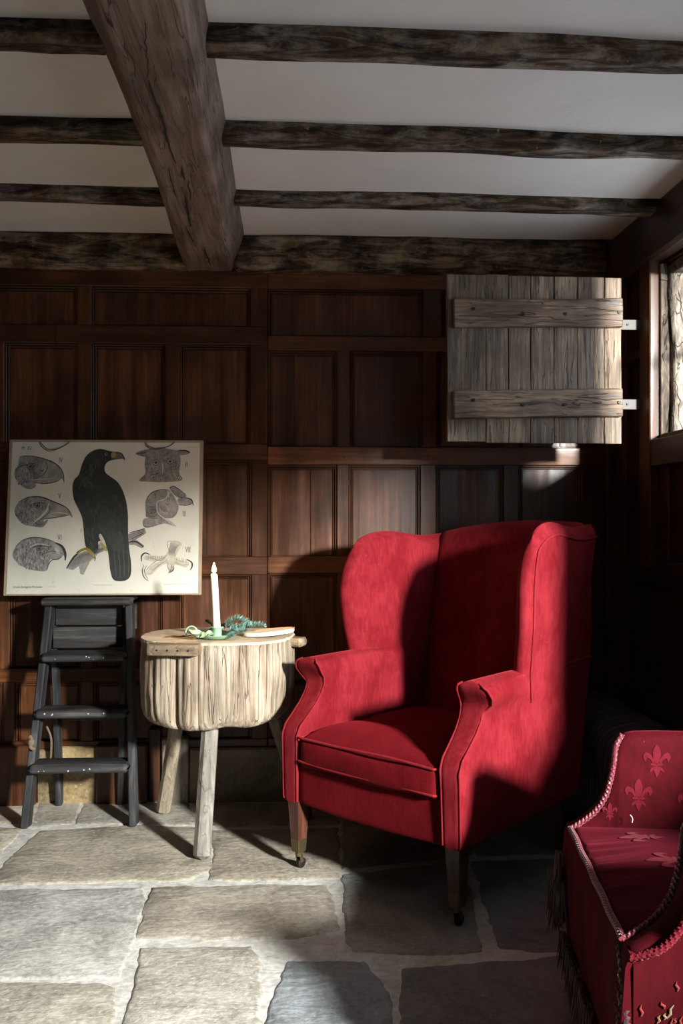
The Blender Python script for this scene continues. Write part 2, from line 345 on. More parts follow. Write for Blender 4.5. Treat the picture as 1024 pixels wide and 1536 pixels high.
def slab(poly, tint):
    P = [V((p[0], p[1], 0)) for p in poly]; pts = []
    for i in range(len(P)):
        a, b = P[i], P[(i + 1) % len(P)]; k = max(2, int((b - a).length / .012))
        for j in range(k): pts.append(a.lerp(b, j / k))
    c = sum(pts, V()) / len(pts); N = len(pts)
    area = sum(pts[i].x * pts[(i + 1) % N].y - pts[(i + 1) % N].x * pts[i].y for i in range(N))
    def inset(d, z):
        out = []
        for i, p in enumerate(pts):
            t = (pts[(i + 1) % N] - pts[i - 1]).normalized(); nrm = V((-t.y, t.x, 0)) * (1 if area > 0 else -1)
            w = noise.noise(V((p.x * 9, p.y * 9, 0))) * .010 + noise.noise(V((p.x * 31, p.y * 31, 0))) * .006 + noise.noise(V((p.x * 80, p.y * 80, 0))) * .003 - .004
            q = p + nrm * (d + w); out.append(V((q.x, q.y, z + (noise.noise(q * 3.0) * .002 if z > -.004 else 0))))
        return out
    rings = [inset(-.004, -.02), inset(-.002, -.003), inset(.002, -.0002), inset(.006, .001)]
    rings.append([c.lerp(p, .6) + V((0, 0, .0005)) for p in rings[-1]]); rings.append([c.lerp(p, .2) + V((0, 0, .0)) for p in rings[-2]])
    fm.loft(rings, True, True, tint, 0)
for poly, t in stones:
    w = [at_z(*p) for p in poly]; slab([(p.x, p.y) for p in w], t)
y = 1.58
while y > YF:
    d = random.uniform(.4, .6); x = XL
    while x < XR + .2:
        w = random.uniform(.5, .9); k = random.uniform(.8, 1); slab([(x, y - d), (x + w, y - d), (x + w, y), (x, y)], (k, k * .96, k * .9)); x += w + .04
    y -= d + .04
for (x0, x1, y0, y1) in ((-2.9, -2.2, 2.8, 3.5), (-2.9, -2.45, 1.65, 2.7)): slab([(x0, y0), (x1, y0), (x1, y1), (x0, y1)], tan)
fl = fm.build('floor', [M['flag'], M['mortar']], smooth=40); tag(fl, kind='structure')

# ceiling
cm = MB(); n = 50; vs = []
for j in range(n + 1):
    for i in range(n + 1):
        x = lerp(XL - .1, XR + .35, i / n); yy = lerp(YF - .1, YB + .2, j / n)
        vs.append(V((x, yy, ZC + .005 + noise.noise(V((x * 1.5, yy * 1.5, 0))) * .008)))
cm.add(vs, [[j * (n + 1) + i, j * (n + 1) + i + 1, (j + 1) * (n + 1) + i + 1, (j + 1) * (n + 1) + i] for j in range(n) for i in range(n)])
vs2 = [v + V((0, 0, .12)) for v in (vs[0], vs[n], vs[-1], vs[-1 - n])]; cm.add(vs2, [[0, 1, 2, 3]])
tag(cm.build('ceiling', M['plaster']), kind='structure')

# back wall: framed oak panelling
YP = YB + .022     # recessed panel plane
def wx(px): return at_y(px, 768, YB).x
def wz(py): return at_y(400, py, YB).z
wm = MB(); xc = wx(401); x0w = XL; x1w = wx(918)
wm.box((XL, YP, .0), (XR + .1, YP + .08, ZC + .05), .001, (.7, .7, .7), 0)
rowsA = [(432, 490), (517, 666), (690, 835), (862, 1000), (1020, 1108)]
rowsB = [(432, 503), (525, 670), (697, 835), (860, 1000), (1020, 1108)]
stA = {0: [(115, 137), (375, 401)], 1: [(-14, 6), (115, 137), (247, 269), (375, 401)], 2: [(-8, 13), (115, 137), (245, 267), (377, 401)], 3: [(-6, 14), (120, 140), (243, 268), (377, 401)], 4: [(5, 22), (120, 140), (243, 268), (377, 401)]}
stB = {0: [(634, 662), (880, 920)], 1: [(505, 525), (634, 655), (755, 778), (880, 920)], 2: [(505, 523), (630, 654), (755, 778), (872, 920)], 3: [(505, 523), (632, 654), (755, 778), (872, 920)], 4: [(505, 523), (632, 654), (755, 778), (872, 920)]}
def bead(x0, x1, z0, z1, side=None):
    # moulding run around one panel opening
    for (a, b, ax) in (((x0, z0), (x0, z1), 'l'), ((x1, z0), (x1, z1), 'r'), ((x0, z1), (x1, z1), 't')):
        o = {'l': 1, 'r': -1, 't': 0}[ax]
        for q, (off, w, dp) in enumerate(((.004, .007, .014), (.013, .006, .008))):
            if ax != 't':
                X = a[0] + o * off; wm.timber((X, YP - dp / 2, z0), (X, YP - dp / 2, z1), w, dp, (0, 1, 0), cham=.0025, tint=(.8, .8, .8), mat=0)
            else: wm.timber((x0, YP - dp / 2, z1 - off), (x1, YP - dp / 2, z1 - off), dp, w, (0, 0, 1), cham=.0025, tint=(.8, .8, .8), mat=1)
def section(rows, sts, xa, xb, warm):
    rr = [(404, rows[0][0])] + [(rows[i][1], rows[i + 1][0]) for i in range(len(rows) - 1)] + [(rows[-1][1], rows[-1][1] + 12)]
    for i, (pa, pb) in enumerate(rr):
        x = xa
        while x < xb - .01:
            L = min(xb - x, random.uniform(.6, 1.2)) if xa < -1 else xb - x
            if xb - x - L < .2: L = xb - x
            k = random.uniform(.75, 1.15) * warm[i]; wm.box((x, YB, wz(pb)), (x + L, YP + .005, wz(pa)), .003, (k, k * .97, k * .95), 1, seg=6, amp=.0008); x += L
    for r, (pa, pb) in enumerate(rows):
        z1, z0 = wz(pa), wz(pb); S = [(wx(a), wx(b)) for a, b in sts[r]]
        for (a, b) in S:
            k = random.uniform(.75, 1.15); wm.box((a, YB + .001, z0 - .002), (b, YP + .005, z1 + .002), .003, (k, k * .97, k * .95), 0)
        e = [xa] + [q for s_ in S for q in s_] + [xb]
        if xa < -1:
            x = S[0][0]
            while x > xa: wm.box((x - .42, YB + .001, z0), (x - .36, YP + .005, z1), .003, jit(), 0); x -= .42
        for i in range(0, len(e), 2):
            if e[i + 1] - e[i] > .06:
                bead(e[i], e[i + 1], z0, z1)
                k = random.uniform(.7, 1.15); xm = e[i] + (e[i + 1] - e[i]) * random.choice((.38, .62, 1, 1, 1, 1))
                wm.box((e[i] + .017, YP - .004, z0 + .004), (xm - .0005, YP + .01, z1 - .02), .0015, (k, k * .98, k), 0)
                if e[i + 1] - xm > .05:
                    k *= random.uniform(.85, 1.15); wm.box((xm + .0005, YP - .004, z0 + .004), (e[i + 1] - .017, YP + .01, z1 - .02), .0015, (k, k, k), 0)
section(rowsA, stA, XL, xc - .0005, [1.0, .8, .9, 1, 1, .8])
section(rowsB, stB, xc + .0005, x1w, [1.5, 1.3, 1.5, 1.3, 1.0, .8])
wm.box((x1w - .03, YB - .03, 0), (XR + .02, YP, ZC), .004, (1, 1, 1), 0)
pegs = [(388, 508), (400, 515), (398, 683), (390, 676), (630, 508), (515, 686), (642, 683), (766, 683), (388, 845), (515, 848), (126, 505), (258, 505), (126, 678), (480, 415), (405, 415)]
for p in pegs:
    c = at_y(p[0], p[1], YB); wm.tube([(c.x, YB + .004, c.z), (c.x, YB - .0015, c.z)], .0035, 8, (.25, .25, .25), 0)
tag(wm.build('wall_back', [M['panel'], M['rail_h']]), kind='structure')
# stone plinth with oak blocks at the foot of the wall
pm = MB(); zp = wz(1120)
def blk(a, b, ya, top, mat, tint, dz=0.0):
    pm.box((wx(a), ya, -.01), (wx(b), YP, top), .006, tint, mat, seg=5, amp=.003, sub=3)
blk(-900, 55, YB - .035, wz(1112), 1, (.8, .8, .8)); blk(56, 87, YB - .005, zp, 0, (.9, .85, .7)); blk(87, 144, YB - .012, zp + .012, 0, (1.4, 1.25, .95))
blk(145, 222, YB - .03, wz(1112), 1, (.9, .9, .9)); blk(223, 243, YB - .01, wz(1090), 1, (.5, .5, .5)); blk(244, 283, YB - .03, wz(1103), 2, (1, .93, .85))
blk(284, 530, YB - .02, zp, 0, (.85, .85, .85)); blk(531, 760, YB - .02, zp, 0, (.8, .8, .8)); blk(761, 925, YB - .02, zp, 0, (.7, .7, .7))
tag(pm.build('baseboard_back', [M['plinth'], M['panel'], M['leg_grey']]), kind='structure')

# right wall: framed oak with window opening near the corner and a long window further forward
W1 = (2.15, 3.10, 1.385, 2.0); W2 = [(-.05, 1.60, .93, 1.61)]
rm = MB()
ops = sorted(W2 + [W1]); T = .13
ys = [YF - .1]
for o in ops: ys += [o[0], o[1]]
ys.append(YB + .05)
for i in range(0, len(ys), 2): rm.box((XR + .02, ys[i], 0), (XR + T, ys[i + 1], ZC + .05), .002, (.6, .6, .6), 0)
for o in ops:
    rm.box((XR + .02, o[0] - .001, 0), (XR + T, o[1] + .001, o[2]), .002, (.6, .6, .6), 0); rm.box((XR + .02, o[0] - .001, o[3]), (XR + T, o[1] + .001, ZC + .05), .002, (.6, .6, .6), 0)
# framing members on the inner face
def ry(y0, y1, z0, z1, k=1.0, d=.0): rm.box((XR - d, y0, z0), (XR + .025, y1, z1), .004, (k, k, k), 1 if (y1 - y0) > (z1 - z0) else 0, seg=4, amp=.001)
rm.timber((XR - .005, YF, 2.11), (XR - .005, YB, 2.11), .07, .19, cham=.012, seg=30, amp=.008, sub=3, tint=(.8, .8, .85), mat=1)
ry(YB - .12, YB, 0, 2.02, 1.0, .0)
ry(3.105, 3.20, .93, 2.02, .8, .035)
ry(1.90, 3.20, 1.29, 1.385, .95, .03); ry(1.9, 3.45, .87, .96, .9, .006); ry(1.9, 3.45, .40, .47, .8, .004)
ry(2.62, 2.69, .47, .87, .8, .004); ry(3.02, 3.09, .96, 1.29, .9, .004); ry(2.55, 2.62, .96, 1.29, .9, .004); ry(2.1, 2.17, .96, 1.29, .9, .004); ry(1.90, 2.0, .0, 2.02, .9, .01)
ry(3.2, 3.43, 1.70, 1.74, .9, .003)
tag(rm.build('wall_right', [M['panel'], M['rail_y']]), kind='structure')
# left and front walls (behind the camera)
lm = MB(); lm.box((XL - .12, YF - .1, 0), (XL, YB + .1, ZC + .05), .002, (1, 1, 1)); 
for i in range(12): lm.box((XL, YF + i * .5, .1), (XL + .02, YF + i * .5 + .07, 2.1), .003, jit())
for z in (.1, .85, 1.5, 2.05): lm.box((XL, YF, z), (XL + .018, YB, z + .07), .003, jit())
tag(lm.build('wall_left', M['panel']), kind='structure')
fmn = MB(); fmn.box((XL - .1, YF - .12, 0), (XR + .2, YF, ZC + .05), .002, (1, 1, 1))
for i in range(9): fmn.box((XL + i * .5, YF, .1), (XL + i * .5 + .07, YF + .02, 2.1), .003, jit())
tag(fmn.build('wall_front', M['panel']), kind='structure')

# window 1: worn jamb timbers, lining, glazed sash
def window_one():
    root = bpy.data.objects.new('window_1', None); COL.objects.link(root); root.location = (XR, 0, W1[2]); tag(root, kind='structure')
    y0, y1, z0, z1 = W1; z1 -= z0; z0 = 0.0
    a = MB(); a.box((.0, y1 - .010, z0), (.03, y1 + .012, z1), .002, (1.5, 1.4, 1.3)); a.build('jamb_lining', M['mull'], root)
    b = MB(); b.timber((.062, y1 - .008, z0), (.062, y1 - .008, z1), .065, .05, (0, 1, 0), seg=60, cham=.008, amp=.010, ns=14, sub=7, tint=(1, .97, .92)); b.build('worn_jamb_post', M['mull'], root)
    c = MB(); c.timber((.115, y1 - .012, z0), (.115, y1 - .012, z1), .03, .06, (0, 1, 0), seg=20, amp=.003, sub=3, tint=(.5, .45, .42)); c.timber((.115, y0 + .012, z0), (.115, y0 + .012, z1), .03, .06, (0, 1, 0), seg=20, amp=.003, sub=3, tint=(.5, .45, .42))
    c.timber((.08, y0, z1 - .02), (.08, y1, z1 - .02), .10, .04, tint=(.5, .45, .42)); c.timber((.07, y0, z0 + .004), (.07, y1, z0 + .004), .13, .03, seg=12, amp=.003, tint=(.9, .85, .8))
    c.build('window_frame', M['mull'], root)
    d = MB(); d.timber((.14, y1 - .055, z0), (.14, y1 - .055, z1), .02, .02, (0, 1, 0), seg=10, tint=(1.2, 1.2, 1.2)); d.timber((.14, (y0 + y1) / 2, z0), (.14, (y0 + y1) / 2, z1), .02, .03, (0, 1, 0), tint=(.4, .4, .4)); d.timber((.14, y0, z1 / 2), (.14, y1, z1 / 2), .02, .02, tint=(.4, .4, .4))
    d.build('glazing_bar', M['mull'], root)
    g = MB(); g.box((.142, y0, z0), (.146, y1, z1), .0005); g.build('pane', M['glass'], root)
window_one()
for i, o in enumerate(W2):
    root = bpy.data.objects.new('window_%d' % (i + 2), None); COL.objects.link(root); root.location = (XR, (o[0] + o[1]) / 2, o[2]); tag(root, kind='structure')
    h = o[3] - o[2]; w = (o[1] - o[0]) / 2
    c = MB()
    for s in (-1, 1): c.timber((.1, s * (w - .015), 0), (.1, s * (w - .015), h), .05, .03, (0, 1, 0), tint=(.6, .55, .5))
    c.timber((.1, -w, .015), (.1, w, .015), .05, .03, tint=(.6, .55, .5)); c.timber((.1, -w, h - .015), (.1, w, h - .015), .05, .03, tint=(.6, .55, .5))
    c.build('window_frame', M['mull'], root)
    g = MB(); g.box((.118, -w, 0), (.121, w, h), .0005); g.build('pane', M['glass'], root)

# ------------------------------------------------------------------ ceiling timbers
def mainbeam():
    bm_ = MB(); zb = 2.078
    # bottom face edges measured at two depths; beam runs straight back to the wall
    n = 70; rings = []
    for i in range(n + 1):
        yy = lerp(.2, YB + .0, i / n)
        q_ = (yy - 1.66) / (3.5 - 1.66); L = lerp(-.372, -.430, q_); Rr = lerp(-.219, -.256, q_); RT_ = lerp(-.187, -.197, q_); LT_ = -.455
        sec = [(L - .006, zb + .01), (L + .006, zb), (Rr - .004, zb), (Rr + .004, zb + .008), (RT_, ZC + .02), (LT_, ZC + .02)]
        ring = []
        for k in range(len(sec)):
            p, q = sec[k], sec[(k + 1) % len(sec)]; m_ = (1, 9, 4, 7, 3, 6)[k]
            for j in range(m_):
                x = lerp(p[0], q[0], j / m_); z = lerp(p[1], q[1], j / m_)
                nv = noise.noise_vector(V((x * 9, yy * 1.6, z * 9))) * .007 + noise.noise_vector(V((x * 30, yy * 6, z * 30))) * .0025
                P = V((x + nv.x, yy, z + nv.z))
                # long drying split along the soffit
                if z < zb + .02:
                    cx = -.455 + noise.noise(V((yy * 2.2, 1.0, 0))) * .02 + noise.noise(V((yy * 9, 4.0, 0))) * .006
                    pass
                ring.append(P)
        rings.append(ring)
    bm_.loft(rings, True, True)
    o = bm_.build('ceiling_beam', M['beam_y'], smooth=50); tag(o, 'massive chamfered oak beam running from the front to the panelled wall, long splits underneath', 'beam')
    # drying splits as sunk dark slivers, part of the beam
    def split(pix, w, seed):
        sp = MB(); pts = []
        for (px, py) in pix:
            p = at_z(px, py, zb - .001); pts.append(p)
        pts = spline(pts, 6); N = len(pts); 
        L_ = []; R_ = []
        for i, p in enumerate(pts):
            t = i / (N - 1); ww = w * math.sin(math.pi * min(1, max(0, t))) ** .6 * (.55 + .6 * abs(noise.noise(V((i * .5, seed, 0)))) * 2) + .0003
            jx = noise.noise(V((i * .7, seed, 2))) * .004
            e_ = noise.noise_vector(V((p.x * 9, p.y * 1.6, zb * 9))) * .007 + noise.noise_vector(V((p.x * 30, p.y * 6, zb * 30))) * .0025; zz = zb + e_.z - .0022 
            L_.append(V((p.x - ww + jx, p.y, zz))); R_.append(V((p.x + ww + jx, p.y, zz)))
        vs = L_ + R_ + [v + V((0, 0, .012)) for v in L_] + [v + V((0, 0, .012)) for v in R_]
        fs = [[i, i + 1, N + i + 1, N + i] for i in range(N - 1)]
        sp.add(vs, fs); sp.build('split', M['wick'], o)
    split([(218, 30), (219, 70), (222, 105), (219, 118)], .0016, 1); split([(222, 118), (229, 142), (244, 180), (252, 215), (264, 245)], .0045, 2); split([(272, 250), (276, 270)], .004, 3)
    split([(277, 292), (281, 315), (286, 340)], .005, 4); split([(252, 252), (258, 275), (265, 297)], .0022, 5); split([(282, 268), (286, 300)], .003, 6); split([(305, 368), (310, 382), (316, 398)], .004, 8); split([(278, 338), (285, 352), (290, 362)], .003, 9); split([(160, 28), (164, 34), (169, 42)], .006, 10); split([(220, 155), (226, 178)], .0014, 11)
mainbeam()
def joist(y, px0, px1, h, w, seed, label, pz=None, nm='ceiling_joist', tilt=0.0, grp=None):
    a = px0; b = px1; m_ = MB(); zc = ZC - h / 2 + .01
    m_.timber((a, y, zc - tilt), (b, y + tilt, zc), w, h + .03, seg=int((b - a) * 26), cham=.014, amp=.010, ns=9, sub=5, seed=seed, wave=.012)
    return tag(m_.build(nm, M['joist'], smooth=55), label, 'joist' if nm == 'ceiling_joist' else 'beam', grp)
bl, br = -.44, -.20
def jy(py_top): # depth of a joist's front lower edge seen at this pixel row, soffit at ZC-.075
    return F * (ZC - .085 - EYE) / (768 - py_top)
words = ['nearest the viewer', 'second from the viewer', 'furthest from the viewer']
for k, (yf, wd, zs_, sd) in enumerate(((1.985, .075, .044, 8.1), (2.486, .085, .040, 3.4), (3.0, .075, .034, 5.9))):
    for x0_, x1_, sdn, gp, q in ((br - .02, XR + .02, 'right', 'joists right of the big beam', 0), (XL, bl + .02, 'left', 'joists left of the big beam', 2.7)):
        m_ = MB(); zc = ZC + .01
        m_.timber((x0_, yf + wd / 2 - .005 * q / 2.7, zc), (x1_, yf + wd / 2 + (.03 if q == 0 else 0), zc), wd, 2 * (zs_ + .010), seg=int((x1_ - x0_) * 30), cham=.012, amp=.0065, ns=9, sub=5, seed=sd + q, wave=.006)
        tag(m_.build('ceiling_joist', M['joist'], smooth=55), 'rough blackened joist %s of the big beam, %s' % (sdn, words[k]), 'joist', gp)
# plate along the top of the panelled wall (two lengths, either side of the big beam)
pl_ = MB(); pl_.timber((XL, YB - .005, 2.145), (bl + .025, YB - .005, 2.145), .09, .15, seg=60, cham=.02, amp=.010, ns=9, sub=5, seed=3, tint=(1.1, 1.0, .8)); 
tag(pl_.build('wall_plate', M['joist'], smooth=55), 'mossy dark timber plate above the panelling, left of the big beam', 'beam')
pr_ = MB(); pr_.timber((br - .05, YB - .005, 2.145), (XR - .03, YB - .005, 2.145), .09, .15, seg=60, cham=.02, amp=.010, ns=9, sub=5, seed=5, tint=(1, .9, .75)); 
tag(pr_.build('wall_plate', M['joist'], smooth=55), 'dark cracked timber plate above the panelling, right of the big beam', 'beam')

# ------------------------------------------------------------------ shutter
def shutter():
    YS = 3.17; root = thing('window_shutter', 'weathered plank shutter swung open on strap hinges beside the window', 'shutter', (XR - .03, YS, 1.375), R(1.5))
    xl = at_y(668, 600, YS).x - root.location.x; xr = at_y(930, 600, YS).x - root.location.x
    z0 = .0; z1 = .59
    bm_ = MB(); cuts = [0, .212, .345, .488, .615, .745, .862, 1.0]; cuts = [0, .085, .22, .34, .475, .60, .735, .90, 1.0]
    edges = [0, .22, .35, .475, .61, .745, .90, 1.0]
    for i in range(len(edges) - 1):
        a = lerp(xl, xr, edges[i]) + .0012; b = lerp(xl, xr, edges[i + 1]) - .0012; k = (.8, .95, 1.0, 1.0, 1.05, 1.15, 1.15)[i]  # board tints rise to the right, painting in the window light
        bm_.timber(((a + b) / 2, 0, z0 + random.uniform(-.002, .003)), ((a + b) / 2, 0, z1 + random.uniform(-.002, .003)), b - a, .022, (0, 1, 0), seg=30, cham=.0012, amp=.0022, ns=10, sub=5, tint=(k, k, k), seed=i * 3.3)
    bm_.build('boards', M['shut_z'], root, smooth=30)
    for (za, zb_, nm, k, ee) in ((.405, .505, 1, 1.0, 0), (.088, .185, 2, 1.05, .01)):
        b = MB(); b.timber((xl + .02, -.024, (za + zb_) / 2 - .004), (xr - .004, -.024, (za + zb_) / 2 + .006), .024, zb_ - za, seg=40, cham=.003, amp=.0045, ns=9, sub=5, tint=(k, k, k), seed=nm * 5)
        bo = b.build('batten', M['shut_x'], root, smooth=32)
        for fx in (.14, .42, .66, .97): nb = MB(); nb.tube([(lerp(xl, xr, fx), -.036, (za + zb_) / 2 + .01 * math.sin(fx * 9)), (lerp(xl, xr, fx), -.040, (za + zb_) / 2 + .01 * math.sin(fx * 9))], .006, 8); nb.build('nail', M['iron'], bo)
    for zc in (.428, .142):
        h = MB(); h.timber((xr - .01, .014, zc), (.012, .014, zc), .006, .036, cham=.001, seg=4, amp=.0008)
        ho = h.build('strap_hinge', M['iron_grey'], root)
        k = MB(); k.tube([(.012, -.002, zc - .03), (.012, -.002, zc + .03)], .011, 10); k.box((.0, -.03, zc - .028), (.022, .02, zc + .028), .003); k.build('hinge_knuckle', M['iron'], ho)
        s = MB(); s.tube([(xr + .03, .013, zc), (xr + .03, .006, zc)], .004, 8); s.build('screw', M['iron'], ho)
shutter()

# ------------------------------------------------------------------ step ladder
def ladder():
    A = at_z(35, 1240); B = at_z(205, 1238); org = (A + B) / 2; org.z = 0
    root = thing('step_ladder', 'dark painted wooden step ladder holding up the bird chart', 'step ladder', org)
    wb = (B - A).length / 2 - .01; ztop = .80; yt = .105; wt = .145
    def side(s, z): t = z / ztop; return V((s * lerp(wb, wt, t) + (.012 if True else 0) * t, yt * t, z))
    for s, nm in ((-1, 'l'), (1, 'r')):
        m = MB(); m.timber(side(s, 0.0), side(s, ztop - .01), .026, .062, (0, 1, 0), seg=30, cham=.004, amp=.0014, sub=3, seed=s * 4 + 9); 
        m.build('stile', M['ladder'], root, smooth=28)
        m = MB(); m.timber(V((s * (wb - .075) - .02, .245, .0)), V((s * (wt - .01), yt + .055, ztop - .03)), .024, .045, (0, 1, 0), seg=20, cham=.004, amp=.0015, sub=2, seed=s + 3); m.build('back_leg', M['ladder'], root, smooth=45)
    for z, in ((.215,), (.405,), (.603,)):
        w = lerp(wb, wt, z / ztop) - .004; t = z / ztop
        m = MB(); m.timber(V((-w + .012 * t, yt * t - .02, z)), V((w + .012 * t, yt * t - .02, z)), .115, .028, seg=20, cham=.009, amp=.002, sub=4, seed=z * 20); st = m.build('step', M['ladder_x'], root, smooth=50)
        for q in range(5):
            p = MB()
            x = random.uniform(-w * .8, w * .8); c = V((x, yt * t - .078, z + random.uniform(-.008, .008))); rr = random.uniform(.0025, .006)
            p.tube([c, c + V((rr * .3, -.0012, 0))], [rr * .6, rr * .45], 9); p.build('paint_splash', M['paint'], st)
    m = MB(); m.timber(V((-.158, yt + .004, ztop)), V((.180, yt + .004, ztop)), .135, .024, seg=20, cham=.009, amp=.002, sub=4, seed=2); m.build('top_step', M['ladder_x'], root, smooth=50)
    m = MB(); m.box((-.125, yt + .03, .705), (.125, yt + .046, ztop - .016), .003); m.build('back_board', M['ladder_x'], root)
    m = MB(); m.box((-.133, yt + .026, .62), (.128, yt + .042, .70), .003); m.build('back_board', M['ladder_x'], root)
    m = MB(); m.box((.152, yt + .02, .69), (.178, yt + .04, ztop - .014), .003); m.build('end_block', M['ladder_x'], root)
    m = MB(); m.box((-wb + .08, .215, .33), (wb - .075, .235, .365), .003, seg=4); m.build('rear_rail', M['ladder_x'], root)
    m = MB(); m.tube(spline([(-.135, .06, .345), (-.125, .08, .30), (-.13, .1, .24), (-.14, .12, .19)], 6), .004, 6); m.build('cord', M['twine'], root)
    m = MB(); m.tube(spline([(-.178, .0, .325), (-.168, -.01, .31), (-.172, -.012, .29), (-.158, -.01, .28)], 5), [.006] * 16, 6); m.rbox((-.170, -.008, .305), (.011, .01, .012), .008, 4); m.build('rope_knot', M['twine'], root)
ladder()

# ------------------------------------------------------------------ bird wall chart
def chart():
    yb_, yt_ = 3.400, 3.475
    BL = at_y(5, 893, yb_); BR = at_y(302, 893, yb_); TL = at_y(12, 660, yt_); TR = at_y(303, 660, yt_)
    W = (BR - BL).length; up = ((TL + TR) / 2 - (BL + BR) / 2); Hh = up.length
    root = thing('wall_chart', 'large cream bird of prey wall chart leaning on the step ladder top', 'poster', (BL + BR) / 2)
    tilt = math.atan2(up.y, up.z); root.rotation_euler = (-tilt, 0, 0)
    def P(px, py, lay=0.0):   # from picture coordinates of the print to chart metres
        v = (py - 65) / 743.0; l = 38 - 20 * v; r = 970 - 2 * v; s = (px - l) / (r - l); return V(((s - .5) * W, -.0052 - lay, (1 - v) * Hh))
    b = MB(); b.box((-W / 2, -.004, 0), (W / 2, .006, Hh), .002); b.build('backing_board', M['chart_edge'], root)
    p = MB(); p0 = P(50, 76); p1 = P(950, 800); p.box((-W / 2 + .012, -.0052, .006), (W / 2 - .013, -.003, Hh - .010), .0004); p.build('printed_sheet', M['paper'], root)
    def fill(mb, pts, lay, n=5, sm=True, mat=0):
        q = [V((x, y, 0)) for x, y in pts]
        if sm: q = spline(q, n, True)
        c = [P(a.x, a.y, lay) for a in q]
        from mathutils.geometry import tessellate_polygon
        tri = tessellate_polygon([c]); mb.add(c, [list(t) for t in tri], (1, 1, 1), mat)
    def stroke(mb, pts, w, lay, mat=0, taper=True, n=6, tint=(1, 1, 1)):
        q = spline([V((x, y, 0)) for x, y in pts], n); N = len(q); L = []; Rr = []
        for i, a in enumerate(q):
            d = (q[min(i + 1, N - 1)] - q[max(i - 1, 0)]); d.normalize(); nn = V((-d.y, d.x, 0)); t = i / (N - 1)
            ww = w / 2 * (math.sin(math.pi * (.12 + .76 * t)) if taper else 1)
            L.append(P(a.x - nn.x * ww, a.y - nn.y * ww, lay)); Rr.append(P(a.x + nn.x * ww, a.y + nn.y * ww, lay))
        mb.add(L + Rr, [[i, i + 1, N + i + 1, N + i] for i in range(N - 1)], tint, mat)
    def disc(mb, c, r, lay, mat=0, ry=None):
        ry = ry or r; fill(mb, [(c[0] + r * math.cos(a * math.pi / 5), c[1] + ry * math.sin(a * math.pi / 5)) for a in range(10)], lay, 2, True, mat)
    INK = [M['ink_grey'], M['ink_light'], M['ink_dark'], M['ink_mid'], M['ink_white'], M['ink_eagle'], M['ink_eagle_line'], M['ink_yellow'], M['ink_claw'], M['twine']]
    l0, l1, l2, l3 = .0004, .0007, .0010, .0013
    # branch
    m = MB()
    fill(m, [(318, 682), (360, 622), (420, 592), (480, 565), (560, 545), (615, 520), (690, 490), (700, 515), (650, 545), (690, 575), (680, 588), (640, 570), (600, 572), (520, 590), (455, 618), (430, 650), (400, 712), (385, 708), (378, 670), (350, 690)], l0, 3, False, 1)
    for k in range(14):
        x = 330 + k * 9; stroke(m, [(x, 680 - k * 3), (x + 28, 640 - k * 3), (x + 70, 605 - k * 2)], 3.0, l1, 3)
    for k in range(5): stroke(m, [(615, 515 + k * 11), (650, 505 + k * 9), (690, 495 + k * 6)], 4, l1, 2 if k in (0, 3) else 3)
    stroke(m, [(612, 560), (650, 556), (688, 582)], 8, l1, 2); stroke(m, [(318, 682), (352, 630), (372, 612)], 9, l1, 2)
    m.build('branch_illustration', INK, root)
    # eagle
    m = MB()
    fill(m, [(372, 235), (388, 180), (410, 140), (440, 118), (475, 110), (510, 118), (545, 125), (575, 132), (590, 150), (592, 166), (583, 157), (560, 160), (525, 166), (505, 178), (495, 200), (500, 225), (525, 245), (560, 272), (585, 315), (602, 370), (610, 430), (612, 520), (618, 590), (628, 660), (626, 715), (600, 740), (548, 738), (530, 700), (522, 640), (512, 590), (490, 560), (470, 555), (470, 590), (455, 612), (430, 600), (408, 575), (400, 520), (392, 450), (372, 400), (350, 355), (342, 300), (350, 260)], l1, 4, True, 5)
    rnd = random.Random(3)
    for k in range(46):   # neck hackles
        t = rnd.random(); x = 385 + t * 80 + rnd.uniform(-12, 12); yy = 285 - t * 130 + rnd.uniform(-18, 30)
        if yy > 300 or x < 372: continue
        stroke(m, [(x + 6, yy - 9), (x + 1, yy), (x - 3, yy + 9)], 2.6, l2, 6)
    for k in range(18): x = 372 + rnd.uniform(0, 60); yy = 245 + (x - 372) * .5 + rnd.uniform(-6, 26); stroke(m, [(x, yy), (x + 9, yy + 8), (x + 20, yy + 20)], 1.5, l2, 6)
    for k in range(70):
        x = rnd.uniform(400, 590); yy = rnd.uniform(340, 560)
        if x < 400 + (yy - 340) * .35: continue
        stroke(m, [(x - 6, yy - 12), (x, yy), (x + 3, yy + 12)], 1.8, l2, 6)
    for k in range(9): stroke(m, [(470 + k * 13, 470 + k * 4), (510 + k * 9, 540), (548 + k * 6, 600 + k * 2)], 2.0, l2, 6)
    for k in range(8): stroke(m, [(533 + k * 11, 590), (540 + k * 11, 660), (548 + k * 9.5, 728)], 3.0, l2, 6 if k % 2 else 2)
    for k in range(12): x = 405 + rnd.uniform(0, 45); yy = 480 + rnd.uniform(0, 90); stroke(m, [(x, yy), (x + 3, yy + 10), (x + 5, yy + 20)], 2.4, l2, 6)
    fill(m, [(472, 525), (482, 520), (500, 552), (508, 580), (498, 572), (480, 552)], l2, 3, True, 4)
    fill(m, [(533, 126), (560, 126), (583, 140), (592, 166), (580, 155), (555, 160), (528, 158)], l2, 4, True, 3); fill(m, [(528, 128), (545, 127), (548, 148), (528, 152)], l3, 3, True, 7)
    stroke(m, [(545, 126), (575, 132), (592, 166)], 5, l3, 2); stroke(m, [(482, 122), (505, 122), (525, 130)], 5, l3, 2); disc(m, (502, 135), 7, l3, 7); disc(m, (503, 135), 4.5, l3 + .0003, 2); stroke(m, [(500, 158), (530, 157), (556, 158)], 2.5, l3, 2)
